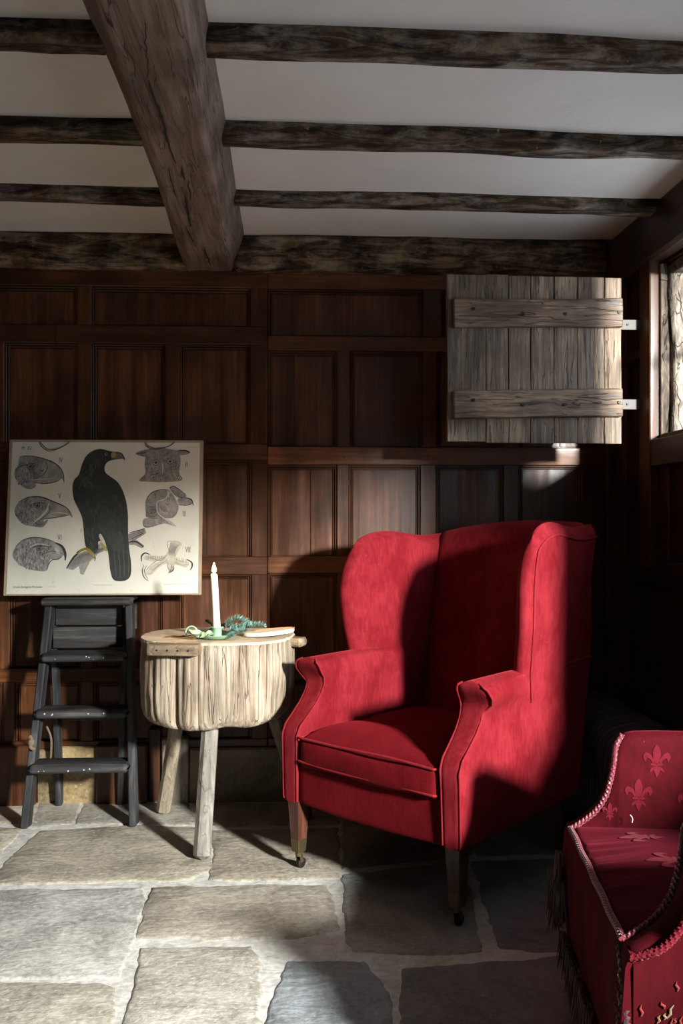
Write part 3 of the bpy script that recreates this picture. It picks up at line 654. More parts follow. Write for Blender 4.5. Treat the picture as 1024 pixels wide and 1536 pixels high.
    for pts in ([(370, 612), (390, 598), (415, 590), (432, 600), (448, 620), (452, 634)], [(412, 585), (420, 598), (440, 612)], [(478, 560), (495, 575), (510, 600)], [(372, 606), (395, 592), (412, 588)]): stroke(m, pts, 10, l3, 7, False)
    stroke(m, [(446, 632), (456, 632), (453, 648)], 6, l3 + .0003, 3); stroke(m, [(372, 618), (368, 608), (378, 598)], 4, l3 + .0003, 2)
    m.build('eagle_illustration', INK, root)
    # hooked-bill head IV
    def head(outline, beak, dark_edge, eye, lines, feather, name, tone=0, crest=None):
        m = MB(); fill(m, outline, l0, 4, True, tone); fill(m, beak, l1, 4, True, 1)
        for e, w in dark_edge: stroke(m, e, w, l2, 2)
        for ln, w, mt in lines: stroke(m, ln, w, l2, mt)
        (ex, ey, er) = eye; disc(m, (ex, ey), er * 1.8, l2, 2); disc(m, (ex, ey), er * 1.35, l2 + .0002, 1); disc(m, (ex, ey), er * .95, l3, 2); disc(m, (ex - er * .3, ey - er * .3), er * .25, l3 + .0003, 4)
        (fx0, fx1, fy0, fy1, cnt) = feather; r2 = random.Random(int(ex))
        for k in range(cnt):
            x = r2.uniform(fx0, fx1); yy = r2.uniform(fy0, fy1); dx = (x - (fx0 + fx1) / 2) / ((fx1 - fx0) / 2); dy = (yy - (fy0 + fy1) / 2) / ((fy1 - fy0) / 2)
            if dx * dx + dy * dy > 1: continue
            s_ = r2.uniform(4, 7); stroke(m, [(x, yy - s_), (x - s_ * .7, yy), (x, yy + s_)], 2.0, l2, 4 if k % 2 else 2)
        m.build(name, INK, root)
    head([(85, 160), (100, 145), (160, 148), (215, 165), (245, 172), (250, 235), (240, 268), (170, 276), (168, 292), (145, 305), (110, 298), (85, 275), (68, 250), (66, 215), (82, 190)],
         [(205, 165), (240, 172), (272, 192), (294, 225), (302, 276), (290, 252), (262, 268), (205, 278), (160, 270), (190, 225)], [([(100, 145), (160, 148), (230, 168), (275, 195), (298, 232), (302, 276)], 5), ([(150, 272), (210, 279), (265, 268), (290, 252)], 4)], (139, 195, 9),
         [([(78, 203), (110, 190), (165, 180)], 4, 2), ([(205, 165), (222, 200), (195, 240), (120, 268)], 3, 2), ([(120, 262), (190, 258), (262, 252)], 3, 4), ([(185, 213), (195, 218), (205, 210)], 5, 2), ([(225, 205), (250, 215), (245, 240)], 14, 1)], (70, 160, 205, 290, 70), 'vulture_head_illustration')
    head([(68, 405), (85, 370), (130, 345), (190, 342), (235, 358), (225, 420), (205, 458), (228, 450), (205, 485), (160, 484), (110, 472), (78, 440)],
         [(222, 358), (255, 366), (300, 385), (330, 410), (345, 441), (325, 430), (270, 440), (200, 448), (175, 455), (215, 400)], [([(85, 368), (130, 345), (190, 342), (255, 366), (305, 388), (330, 410), (344, 441)], 5), ([(325, 430), (270, 440), (195, 450)], 4)], (175, 383, 8),
         [([(130, 388), (170, 372), (215, 370)], 4, 2), ([(232, 372), (215, 415), (160, 465)], 9, 4), ([(242, 385), (225, 425), (165, 468)], 3, 2), ([(240, 420), (290, 418), (325, 425)], 6, 4), ([(228, 395), (232, 390), (230, 384)], 4, 2), ([(165, 462), (180, 475), (210, 470)], 10, 3)], (75, 190, 355, 470, 90), 'buzzard_head_illustration')
    head([(62, 620), (75, 580), (110, 548), (160, 535), (210, 540), (245, 552), (262, 570), (270, 610), (240, 640), (225, 690), (180, 692), (130, 682), (85, 655)],
         [(238, 556), (270, 562), (298, 580), (313, 610), (313, 645), (303, 618), (285, 635), (258, 642), (232, 628), (215, 615), (240, 590)], [([(75, 578), (110, 548), (160, 535), (220, 542), (265, 560)], 4), ([(262, 560), (295, 577), (312, 610), (312, 645)], 12), ([(300, 622), (280, 638), (250, 642), (232, 665), (225, 690)], 4)], (186, 587, 7),
         [([(145, 580), (180, 566), (235, 574)], 6, 4), ([(150, 586), (185, 575), (228, 578)], 5, 2), ([(230, 560), (232, 590), (205, 615)], 3, 2), ([(240, 580), (243, 578), (246, 580)], 7, 2), ([(215, 612), (250, 600), (300, 612)], 3, 2), ([(262, 585), (275, 600), (285, 612)], 14, 4)], (75, 235, 550, 685, 190), 'falcon_head_illustration')
    # owl
    m = MB(); fill(m, [(690, 150), (700, 130), (745, 108), (790, 106), (830, 120), (858, 140), (860, 180), (855, 225), (868, 262), (780, 270), (700, 268), (660, 262), (690, 230), (688, 190)], l0, 4, True, 0)
    fill(m, [(642, 133), (668, 118), (720, 108), (770, 102), (835, 115), (880, 113), (908, 125), (885, 137), (840, 138), (790, 128), (740, 132), (700, 148), (672, 145)], l1, 4, True, 0)
    for c in ((741, 175), (810, 169)): disc(m, c, 15, l2, 2); disc(m, c, 12, l2 + .0002, 4); disc(m, c, 9, l3, 3); disc(m, (c[0] + 1, c[1]), 6, l3 + .0003, 2); disc(m, (c[0] - 2, c[1] - 3), 2, l3 + .0006, 4)
    fill(m, [(771, 180), (777, 180), (781, 215), (775, 240), (770, 215)], l2, 3, True, 4); stroke(m, [(769, 180), (771, 215), (775, 242), (781, 212), (779, 182)], 2.5, l3, 2); stroke(m, [(850, 116), (885, 118), (905, 126)], 8, l2, 2); stroke(m, [(645, 134), (680, 128), (705, 120)], 4, l2, 2)
    r2 = random.Random(5)
    for k in range(130):
        a = r2.uniform(0, 6.28); rr = r2.uniform(30, 88); x = 775 + rr * math.cos(a) * .95; yy = 192 + rr * math.sin(a) * .8; stroke(m, [(x, yy), (x + math.cos(a) * 9, yy + abs(math.sin(a)) * 9)], 1.8, l2, 2 if k % 3 else 4, n=2) if yy < 262 and 692 < x < 858 else None
    for k in range(8): stroke(m, [(820 + k * 5, 235 + (k % 3) * 4), (832 + k * 4, 252), (840 + k * 4, 264)], 3, l3, 4 if k % 2 else 2)
    m.build('owl_illustration', INK, root)
    # hooded falcon
    m = MB(); fill(m, [(693, 385), (700, 350), (725, 320), (765, 307), (805, 308), (830, 335), (852, 375), (850, 410), (830, 440), (790, 445), (745, 442), (700, 440), (695, 415)], l0, 4, True, 0)
    fill(m, [(683, 455), (695, 445), (750, 442), (800, 450), (845, 486), (790, 470), (740, 482), (700, 490), (685, 478)], l1, 4, True, 1); fill(m, [(808, 300), (820, 290), (845, 298), (885, 328), (890, 342), (870, 356), (848, 345), (825, 325)], l1, 4, True, 0)
    fill(m, [(850, 352), (885, 345), (915, 355), (926, 384), (918, 376), (890, 382), (852, 380)], l1, 4, True, 0); stroke(m, [(885, 345), (915, 355), (925, 384)], 6, l2, 2); stroke(m, [(855, 380), (890, 383), (918, 376)], 3, l2, 2)
    fill(m, [(760, 370), (800, 355), (840, 370), (848, 405), (820, 440), (785, 430), (765, 405)], l1, 4, True, 1)
    for k in range(9): stroke(m, [(697, 380 + k * 7), (725, 388 + k * 7), (760, 380 + k * 8)], 2, l2, 2)
    for pts in ([(748, 385), (752, 365), (790, 350), (815, 318), (842, 355), (852, 378)], [(748, 372), (755, 420), (800, 455), (843, 486)], [(800, 312), (806, 345)]): stroke(m, pts, 4.5, l3, 4, False)
    for k in range(5): stroke(m, [(765 + k * 6, 378), (768 + k * 6, 400), (785 + k * 5, 415)], 1.8, l2, 2)
    stroke(m, [(845, 330), (865, 345), (885, 340)], 3, l2, 2); disc(m, (800, 368), 11, l2, 1); stroke(m, [(790, 370), (800, 380), (812, 372)], 2.5, l3, 2)
    stroke(m, [(693, 385), (700, 350), (725, 320), (765, 307), (805, 308)], 3.5, l2, 2); stroke(m, [(683, 455), (690, 484), (735, 484)], 3, l2, 2); stroke(m, [(808, 300), (825, 290), (850, 302), (888, 330)], 4, l2, 2)
    m.build('hooded_falcon_illustration', INK, root)
    # talons
    m = MB(); fill(m, [(822, 553), (872, 565), (845, 620), (850, 640), (905, 655), (890, 680), (840, 665), (835, 695), (812, 700), (800, 660), (760, 680), (725, 712), (700, 708), (705, 685), (770, 645), (740, 650), (690, 640), (700, 622), (780, 625), (805, 600)], l0, 4, True, 8)
    for pts, w in (([(678, 650), (678, 625), (695, 610), (718, 618)], 7), ([(895, 640), (920, 655), (922, 675), (912, 692)], 7), ([(690, 665), (682, 695), (692, 725), (712, 742)], 4), ([(705, 668), (692, 695), (710, 735)], 3), ([(830, 670), (830, 690), (808, 706)], 5), ([(825, 665), (820, 690), (806, 702)], 3)): stroke(m, pts, w, l2, 2)
    for k in range(8): stroke(m, [(712 + k * 9, 622), (709 + k * 9, 640)], 2, l2, 3, n=2); stroke(m, [(848 + k * 7, 628 + k * 1.5), (845 + k * 7, 646 + k * 1.5)], 2, l2, 3, n=2)
    for k in range(10): stroke(m, [(820 + k * 4.5, 560 + k), (812 + k * 3.5, 590), (808 + k * 3, 620)], 2, l1, 3)
    for pts in ([(720, 632), (770, 645), (800, 620)], [(725, 700), (760, 670), (798, 645)], [(700, 690), (745, 650), (795, 628)], [(840, 655), (880, 668), (905, 662)], [(800, 640), (805, 680), (818, 695)], [(810, 600), (800, 560), (822, 553)]): stroke(m, pts, 2.4, l2, 3)
    m.build('talon_illustration', INK, root)
    # lettering
    def text(s, px, py, size, mat, name='lettering', narrow=1.0):
        c = bpy.data.curves.new(name, 'FONT'); c.body = s; c.size = size; c.align_x = 'CENTER'; c.align_y = 'CENTER'
        t = bpy.data.objects.new(name + '_tmp', c); COL.objects.link(t); dg = bpy.context.evaluated_depsgraph_get(); me = bpy.data.meshes.new_from_object(t.evaluated_get(dg)); bpy.data.objects.remove(t)
        me.materials.clear(); me.materials.append(mat); o = bpy.data.objects.new(name, me); COL.objects.link(o); o.parent = root; p = P(px, py, .0006); o.location = p; o.rotation_euler = (R(90), 0, 0); o.scale = (narrow, 1, 1)
        at = me.color_attributes.new('tint', 'FLOAT_COLOR', 'POINT'); at.data.foreach_set('color', [1.0] * (4 * len(me.vertices)))
    text('Pl. 32.', 124, 108, .017, M['ink_dark'])
    for s, x, yy in (('IV', 284, 167), ('V', 281, 340), ('VI', 284, 537), ('II', 889, 186), ('III', 881, 424), ('VII', 901, 596)): text(s, x, yy, .030, M['ink_dark'], 'plate_numeral', .6)
    text('I', 386, 502, .026, M['ink_mid'], 'plate_numeral', .5)
    text("Arnold's Zoologische Wandtafeln.", 136, 768, .0115, M['ink_dark'], 'lettering', .68)
    for (xa, xb, yy, mt, w) in ((446, 535, 760, 2, 2.2), (785, 930, 758, 1, 3), (228, 270, 767, 1, 2), (900, 940, 100, 1, 2.5)):
        m = MB(); x = xa; r2 = random.Random(xa)
        while x < xb: L = r2.uniform(2, 5); stroke(m, [(x, yy - 1), (x + L, yy + 1)], w, l0, mt, n=2); x += L + r2.uniform(1, 3)
        m.build('fine_print', INK, root)
    for (xa, xm, xb, sg) in ((182, 235, 326, 24), (688, 745, 830, 20)):
        m = MB()
        for q in range(2):
            pts = [P(a, b, .003) for a, b in ((xa + q * 4, 78), (xa + 10 + q * 6, 98 - q * 5), (xa + 45, 74 + sg * 2 - q * 8), (xa + 85, 72 + sg * 1.7 - q * 2), (xb - 25, 96), (xb, 76 + q * 3))]
            m.tube(spline(pts, 6), .0014, 6)
        m.build('hanging_cord', M['twine'], root)
chart()

# ------------------------------------------------------------------ stump table
SC = V((-.275, 3.14, 0)); ZT = .705
def stump():
    root = thing('chopping_block_table', 'thick weathered tree stump block on three splayed legs, candle on top', 'table', (SC.x, SC.y, 0))
    nA = 260; a_, b_ = .262, .205; rings = []
    def rad(t):   # outline in plan (t=0 right, going counter-clockwise), squarish at left and right
        c, s = math.cos(t), math.sin(t); e = 2.6
        r = 1 / ((abs(c) ** e / a_ ** e + abs(s) ** e / b_ ** e) ** (1 / e))
        r += noise.noise(V((c * 1.7, s * 1.7, 2))) * .012
        def notch(t0, w, d):
            dd = (t - t0 + math.pi) % (2 * math.pi) - math.pi; return -d * math.exp(-(dd / w) ** 2)
        r += notch(R(-123), .035, .020) + notch(R(-140), .02, .010) + notch(R(-104), .02, .008) + notch(R(-112), .06, -.010) + notch(R(-20), .03, .008)
        return r
    prof = [(.0, .84), (.0, .89), (.008, .925), (.022, .958), (.034, .972), (.05, .980), (.09, .985)] + [(.09 + .17 * i / 12, .985 + .015 * math.sin(i / 12 * math.pi)) for i in range(1, 13)] + [(.272, .995), (.280, .985), (.2805, .93), (.2810, .6), (.2812, .25)]
    zb = ZT - .281
    for (dz, k) in prof:
        ring = []
        for i in range(nA):
            t = 2 * math.pi * i / nA; r = rad(t) * k; c, s = math.cos(t), math.sin(t)
            side = 1.0 if .01 < dz < .275 else .25
            nz = noise.noise(V((c * 5, s * 5, dz * 5))) * .007 + noise.noise(V((c * 26, s * 26, dz * 3))) * .0035 + noise.noise(V((c * 60, s * 60, dz * 9))) * .0012
            knot = -.012 * math.exp(-(((t - R(214)) / .10) ** 2 + ((dz - .075) / .03) ** 2)) + .012 * math.exp(-(((t - R(214)) / .19) ** 2 + ((dz - .075) / .05) ** 2))
            r += side * (nz + knot)
            z = zb + dz + (noise.noise(V((c * 2, s * 2, 7))) * .010 + (.022 if s < 0 and c < -.0 else 0) * 0 if dz < .04 else 0)
            if dz < .05: z += -.018 * max(0, -math.sin(t + .35)) + .012
            if dz > .26: z += -.0 * s
            ring.append(V((r * c, r * s, z)))
        rings.append(ring)
    m = MB(); m.loft(rings[:-4], False, True, (1, 1, 1), 0); m.loft(rings[-5:], True, True, (1, 1, 1), 1); m.add(rings[0], [list(range(nA))])
    m.build('stump_block', [M['stump'], M['stump_top']], root, smooth=60)
    def leg(bx, by, tx, ty, w, top, tint=(1, 1, 1), nm='leg'):
        l = MB(); l.timber(V((bx - SC.x, by - SC.y, 0)), V((tx - SC.x, ty - SC.y, top)), w * 1.05, w * 1.0, (0, 1, 0), seg=24, cham=w * .27, amp=.002, sub=2, w2=w, h2=w, tint=tint, seed=bx * 9); l.build(nm, M['leg_grey'], root, smooth=30)
    leg(-.311, 2.945, -.290, 3.035, .054, .45, (.9, .92, .95))
    leg(-.505, 3.415, -.420, 3.27, .050, .46, (1.25, 1.15, 1.0)); leg(.035, 3.33, -.10, 3.18, .045, .46, (.5, .45, .4))
    b = MB(); b.timber((-.205, -.197, .262 + ZT - .281), (-.040, -.225, .262 + ZT - .281), .055, .036, seg=12, cham=.003, amp=.0015, sub=3, tint=(.8, .78, .75)); bo = b.build('batten', M['batten'], root, smooth=45)
    for i in range(4): q = MB(); q.tube([(-.175 + i * .034, -.229 - i * .006, .263 + ZT - .281), (-.175 + i * .034, -.2325 - i * .006, .263 + ZT - .281)], .003, 8); q.build('nail', M['iron'], bo)
    b = MB(); b.timber((.20, .02, .255 + ZT - .281), (.298, -.02, .255 + ZT - .281), .07, .030, seg=10, cham=.006, amp=.005, sub=3, tint=(1.2, 1.15, 1.1)); b.build('batten', M['batten'], root, smooth=45)
stump()

# ------------------------------------------------------------------ candle, chamberstick, greenery
CD = V((-.270, 3.045, ZT + .0005))
def candle_things():
    root = thing('candle_holder', 'pale green enamel chamberstick with ring handle on the stump table', 'candle holder', CD)
    def lathe(mb, prof, n=40): mb.loft([[V((r * math.cos(2 * math.pi * i / n), r * math.sin(2 * math.pi * i / n), z)) for i in range(n)] for r, z in prof], True, True)
    m = MB(); lathe(m, [(.03, .0), (.045, .001), (.058, .006), (.067, .014), (.069, .0155), (.068, .0165), (.065, .0155), (.056, .008), (.044, .004), (.02, .0035)]); m.build('dish', M['enamel'], root)
    m = MB(); lathe(m, [(.012, .003), (.018, .006), (.0155, .010), (.0155, .030), (.017, .034), (.022, .0355), (.022, .0385), (.0145, .0385), (.0135, .034), (.0135, .012), (.004, .012)]); m.build('socket', M['enamel'], root)
    m = MB(); m.tube([V((-.066 - .019 + .019 * math.cos(a), -.004, .022 + .019 * math.sin(a))) for a in [i * 2 * math.pi / 24 for i in range(25)]], .0026, 8); m.build('ring_handle', M['enamel'], root)
    c = thing('candle', 'lit tall white candle standing in the green chamberstick', 'candle', CD + V((0, 0, .0135)))
    m = MB(); n = 20; tx = -.010
    m.loft([[V((r * math.cos(2 * math.pi * i / n) + tx * z / .2, r * math.sin(2 * math.pi * i / n), z)) for i in range(n)] for r, z in [(.0125, 0), (.0128, .02), (.0122, .1), (.0118, .19), (.0112, .2), (.009, .2035), (.006, .199), (.002, .198)]]); m.build('wax_column', M['wax'], c)
    m = MB(); m.tube([(tx, 0, .197), (tx, 0, .208), (tx + .001, 0, .212)], .0011, 6); m.build('wick', M['wick'], c)
    m = MB(); m.loft([[V((tx + r * math.cos(2 * math.pi * i / n), r * math.sin(2 * math.pi * i / n), z)) for i in range(n)] for r, z in [(.0010, .2055), (.0056, .209), (.0080, .2145), (.0070, .221), (.0043, .229), (.0016, .237), (.0002, .242)]]); m.build('flame', M['flame'], c)
    L = bpy.data.lights.new('candle_light', 'POINT'); L.energy = CANDLE; L.color = (1, .55, .22); L.shadow_soft_size = .008
    lo = bpy.data.objects.new('candle_light', L); COL.objects.link(lo); lo.parent = c; lo.location = (tx, -.016, .226)
def sprig(name, label, base, tip, mid, n, ln, mats, rad=.018, seed=1, grp=None, curl=0.0):
    base, tip, mid = V(base), V(tip), V(mid); o = base.copy(); rr = random.Random(seed)
    root = thing(name, label, 'fir sprig', o, 0, grp); pts = spline([base - o, mid - o, tip - o], 14)
    m = MB(); m.tube(pts, [lerp(.0022, .001, i / (len(pts) - 1)) for i in range(len(pts))], 6); m.build('twig', M['twig'], root)
    k = MB(); N = len(pts)
    for i in range(n):
        t = .08 + .92 * i / n; f = t * (N - 1); j = min(int(f), N - 2); p = pts[j].lerp(pts[j + 1], f - j); d = (pts[j + 1] - pts[j]).normalized()
        a = rr.uniform(-.45, math.pi + .45); ref = d.cross(V((0, 0, 1))).normalized(); u2 = ref.cross(d).normalized(); out = (ref * math.cos(a) + u2 * math.sin(a))
        q = (out * 1.0 + d * rr.uniform(.5, .9)).normalized(); L = ln * rr.uniform(.8, 1.1) * (1 - .45 * max(0, t - .75) / .25)
        e = p + q * L; e.z += .003; w = d.cross(q).normalized() * .0011
        vv = [p - w * .6, p + w * .6, p + (e - p) * .6 + w, p + (e - p) * .6 - w, e, p + (e - p) * .5 + q.cross(w).normalized() * .0007]
        s_ = rr.uniform(.7, 1.5); k.add(vv, [[0, 1, 2, 3], [3, 2, 4], [0, 3, 5], [1, 2, 5], [2, 4, 5], [3, 4, 5]], (s_, s_, s_ * 1.05))
    k.build('needles', mats, root, smooth=20)
CANDLE = 2.2
candle_things()
zt = ZT + .006
sprig('fir_sprig', 'blue green fir sprig tip reaching furthest right beside the candle', (CD.x + .03, 3.07, zt + .012), (CD.x + .158, 3.03, zt + .034), (CD.x + .09, 3.05, zt + .028), 300, .024, M['needle'], seed=2, grp='fir sprigs on the stump')
sprig('fir_sprig', 'short blue green fir sprig curving up behind the candle base', (CD.x + .02, 3.09, zt + .02), (CD.x + .105, 3.085, zt + .036), (CD.x + .06, 3.09, zt + .05), 240, .023, M['needle'], seed=3, grp='fir sprigs on the stump')
sprig('fir_sprig', 'blue green fir sprig drooping over the front rim of the stump', (CD.x + .10, 3.04, zt + .022), (CD.x + .045, 2.985, zt + .004), (CD.x + .078, 3.01, zt + .018), 200, .021, M['needle'], seed=4, grp='fir sprigs on the stump')
sprig('fir_sprig', 'dark green fir sprig lying close behind the candle socket', (CD.x - .035, 3.125, zt + .014), (CD.x + .085, 3.115, zt + .016), (CD.x + .02, 3.125, zt + .022), 320, .018, M['needle_dk'], seed=5, grp='fir sprigs on the stump')
sprig('fir_sprig', 'small dark fir twig poking up left behind the candle', (CD.x + .0, 3.10, zt + .01), (CD.x - .042, 3.10, zt + .045), (CD.x - .02, 3.10, zt + .03), 120, .012, M['needle_dk'], seed=6, grp='fir sprigs on the stump')
def leaves(label, base, specs):
    root = thing('variegated_leaf_sprig', label, 'leaves', base); s = MB(); s.tube(spline([V((0, 0, .002))] + [V(x[0]) * .8 for x in specs], 5), .0012, 5); s.build('stem', M['twig'], root)
    for (c, d, L, w, cup) in specs:
        c = V(c); d = V(d).normalized(); sd = d.cross(V((0, -.4, 1))).normalized(); up = sd.cross(d).normalized(); rings = []; n = 10
        m = MB(); vs = []
        for i in range(n + 1):
            t = i / n; ww = w * math.sin(math.pi * (t * .92 + .04)) ** .7 * (1 - .3 * t)
            for j in range(-3, 4):
                vs.append(c + d * (L * (t - .5)) + sd * (ww * j / 3) + up * (cup * (j / 3) ** 2 + .004 * math.sin(t * 7 + j)))
        nn = len(vs); fs = [[i * 7 + j, i * 7 + j + 1, (i + 1) * 7 + j + 1, (i + 1) * 7 + j] for i in range(n) for j in range(6)]
        vs += [v - up * .0006 for v in vs]; fs += [[a + nn for a in f[::-1]] for f in fs]
        m.add(vs, fs); m.build('leaf', M['leaf'], root)
leaves('two tone green leaves curled beside the chamberstick handle', (CD.x - .045, 2.975, zt + .004), [((-.018, 0, .014), (1, .2, -.35), .050, .016, .008), ((.002, -.004, .008), (1, -.1, .25), .036, .012, .006), ((.022, .002, .012), (1, .3, .1), .036, .013, .006), ((-.002, .02, .010), (.6, 1, .2), .03, .01, .004)])
def slice_():
    root = thing('wooden_slice', 'pale curved slice of wood with a reddish bark edge on the stump', 'wood slice', (CD.x + .175, 3.075, ZT + .008)); root.rotation_euler = (0, R(-4), R(10))
    m = MB(); n = 50; out = []
    def pt(t, k=1.0):
        c, s = math.cos(t), math.sin(t); return V((.088 * c * k, .038 * s * k + .012 * c * c * k, 0))
    rings = [[pt(2 * math.pi * i / n, .97) for i in range(n)], [pt(2 * math.pi * i / n) + V((0, 0, .003)) for i in range(n)], [pt(2 * math.pi * i / n) + V((0, 0, .011)) for i in range(n)], [pt(2 * math.pi * i / n, .97) + V((0, 0, .0135)) for i in range(n)]]
    m.loft(rings[:3], False); m.add(rings[0], [list(range(n))]); m.build('rim', M['slice_rim'], root); m = MB(); m.loft(rings[2:], False); m.add(rings[3], [list(range(n))]); m.build('cut_face', M['slice'], root)
    m = MB(); m.tube([pt(a) * 1.0 + V((0, 0, .013)) for a in [R(-25) + i * R(150) / 20 for i in range(21)]], .0025, 6); m.build('bark_edge', M['slice_bark'], root)
slice_()

m = MB(); m.tube(spline([(-.045, -.004, 0), (-.02, .004, .002), (.01, 0, .001), (.04, .006, .003)], 5), .0022, 6, (.4, .4, .4)); m.tube([(.0, .001, .001), (.018, .014, .003)], .0014, 6, (.4, .4, .4))
tag(m.build('dry_twig', M['twig'], loc=(CD.x - .13, 3.06, ZT + .004)), 'thin dark dry twig lying left of the ring handle on the stump', 'twig')
# ------------------------------------------------------------------ wing armchair
def caster(parent, x, y, htop, m_=None):
    c = MB(); c.timber((x, y, htop - .045), (x, y, htop + .0), .032, .032, (0, 1, 0), cham=.002, w2=.037, h2=.037); c.tube([(x, y, .03), (x, y, htop - .03)], .007, 8)
    c.timber((x - .013, y, .034), (x + .013, y, .034), .018, .01, cham=.002)
    co = c.build('caster', M['brass'], parent)
    w = MB(); w.tube([(x - .008, y + .004, .0145), (x - .006, y + .004, .0145), (x + .006, y + .004, .0145), (x + .008, y + .004, .0145)], [.011, .0145, .0145, .011], 16); w.build('wheel', M['iron'], co) if False else None
    return w
def wing_chair():
    root = thing('wing_armchair', 'tall red velvet wing armchair with worn piping on square castered legs', 'armchair', (.225, 2.652, 0), R(-44.5))
    VEL = M['velvet']
    zs = [.218, .222, .30, .38, .43, .45, .47, .50, .53, .56, .585, .60, .615, .63, .645, .655, .662]
    def vf(z): return interp(z, [.22, .38, .43, .46, .49, .52, .55, .58, .60, .63, .65, .662], [-.040, -.044, -.046, -.032, .002, .034, .058, .070, .068, .050, .042, .055])
    def vb(z): return interp(z, [.22, .58, .66], [.635, .70, .72])
    def arm(s):
        def uo(z, q):   # outer surface; q=0 front
            base = .335; roll = interp(z, [.575, .585, .60, .62, .64, .655, .662], [0, .012, .030, .038, .032, .012, -.02]); k = max(0.0, 1 - q * 1.9)
            return base + roll * (k if z < .65 else 1) - .003 * (z < .226)
        def ui(z, q): return interp(z, [.22, .40, .60, .64, .655, .662], [.278, .275, .262, .264, .275, .300])
        cols = []
        qs = [(0, .5, -.0), (0, .9, .0), (.0, 1, .006), (.02, 1, 0), (.08, 1, 0), (.16, 1, 0), (.25, 1, 0), (.35, 1, 0), (.5, 1, 0), (.7, 1, 0), (.9, 1, 0), (1, 1, 0)]
        rings = []
        for q, sq, dv in qs:
            ring = []
            for z in zs:
                a, b = ui(z, q), uo(z, q); m = (a + b) / 2; u = m + (a - m) * sq; v = lerp(vf(z) + (0 if sq == 1 and dv == 0 else dv) - (.004 if sq < .95 else 0), vb(z), q); bl_ = .006 * math.sin(q * math.pi) * math.sin((z - .22) / .44 * math.pi)
                ring.append(V((s * (u - bl_), v, z)))
            for z in zs[::-1]:
                a, b = ui(z, q), uo(z, q); m = (a + b) / 2; u = m + (b - m) * sq; v = lerp(vf(z) + (0 if sq == 1 and dv == 0 else dv) - (.004 if sq < .95 else 0), vb(z), q); bl_ = .010 * math.sin(q * math.pi) * math.sin(min(1, (z - .22) / .36) * math.pi)
                ring.append(V((s * (u + bl_), v, z)))
            rings.append(ring)
        m = MB(); m.loft(rings, False, True); N = len(zs)
        # front cap as a strip of quads
        for ring in (rings[0], rings[-1]): m.add(ring, [[i, i + 1, 2 * N - 2 - i, 2 * N - 1 - i] for i in range(N - 1)])
        ao = m.build('arm', VEL, root, smooth=60, subsurf=1)
        for side in (0, 1):
            zz = [.225 + i * (.657 - .225) / 60 for i in range(61)]
            pts = [V((s * ((uo(z, 0) + .0005) if side else (ui(z, 0) - .0005)), vf(z) - .001, z)) for z in zz]
            p = MB(); p.tube(pts, .0032, 8); p.build('piping', VEL, ao)
        return ao
    aR = arm(1); aL = arm(-1)
    def top(v): return interp(v, [.24, .27, .30, .34, .40, .47, .55, .63, .72, .80], [.985, 1.015, 1.045, 1.075, 1.097, 1.102, 1.090, 1.079, 1.082, 1.090])
    def wing(s):
        LV = 26; rings = []
        vfz = lambda z: interp(z, [.56, .60, .66, .75, .85, .95, 1.02, 1.08], [.300, .290, .272, .262, .255, .250, .262, .30])
        dtop = 0 if s > 0 else -.036
        vbz = lambda z: interp(z, [.56, .66, .75, .84, .92, 1.0, 1.09], [.705, .752, .766, .760, .758, .778, .812])
        fl = lambda z: interp(z, [.56, .66, .80, .95, 1.1], [.010, .022, .040, .048, .045])
        outer_edge = []; top_edge = []
        for i in range(LV + 1):
            t = i / LV; tt = 1.0 if t > 1 else t; zr = .565 + (1.09 - .565) * tt
            rd = 1.0 if t < .90 else math.sqrt(max(0.0, 1 - ((t - .90) / .10) ** 2)) 
            rd = max(rd, .12); ring = []; nQ = 12
            f, b = vfz(zr), vbz(zr); f += (1 - rd) * .018; b -= (1 - rd) * .012
            def pt(q, side):   # side -1 inner, 1 outer
                v = lerp(f, b, q); uo = .330 + fl(zr) * (1 - q) ** 1.6; th = .056 + .016 * q
                ro = min(1, q / .07); rn = math.sqrt(max(0, 1 - (1 - ro) ** 2)); rb = min(1, (1 - q) / .05); rn2 = math.sqrt(max(0, 1 - (1 - rb) ** 2))
                mid = uo - th / 2; bulge = 1 + .10 * math.sin(math.pi * q); h = th / 2 * rn * rn2 * rd * bulge
                z = .565 + (top(v) + dtop - .565) * tt
                if q < .5 and False: pass
                return V((s * (mid + side * h), v, z - (1 - rd) * .0))
            qs = [0, .004, .012, .025, .045, .07, .14, .24, .36, .5, .64, .78, .9, .96, .99, 1.0]
            ring = [pt(q, -1) for q in qs] + [pt(q, 1) for q in qs[::-1][1:-1]]
            rings.append(ring); outer_edge.append(pt(.06, 1.06)); 
            if i == int(LV * .93): top_edge = [pt(q, 1.04) for q in qs[5:-2]]
        m = MB(); m.loft(rings, False, True); N = len(rings[0]); h = len(qs)
        r = rings[-1]; inn = list(range(h)); out = [0] + list(range(N - 1, h - 1, -1)) + [h - 1]
        m.add(r, [[inn[i], inn[i + 1], out[i + 1], out[i]] if inn[i] != out[i] and inn[i + 1] != out[i + 1] else ([inn[i], inn[i + 1], out[i + 1]] if inn[i] == out[i] else [inn[i], inn[i + 1], out[i]]) for i in range(h - 1)])
        wo = m.build('wing', VEL, root, smooth=60, subsurf=1)
        p = MB(); p.tube(spline(outer_edge[:-2] + top_edge[1:], 3), .0036, 8); p.build('piping', VEL, wo)
        return wo
    wing(1); wing(-1)
    # inside back
    m = MB(); rings = []
    def bf(z): return interp(z, [.30, .45, .65, .85, 1.0, 1.1], [.575, .595, .630, .665, .692, .715])
    def bk(z): return interp(z, [.22, .58, .75, .92, 1.1], [.640, .702, .755, .775, .82])
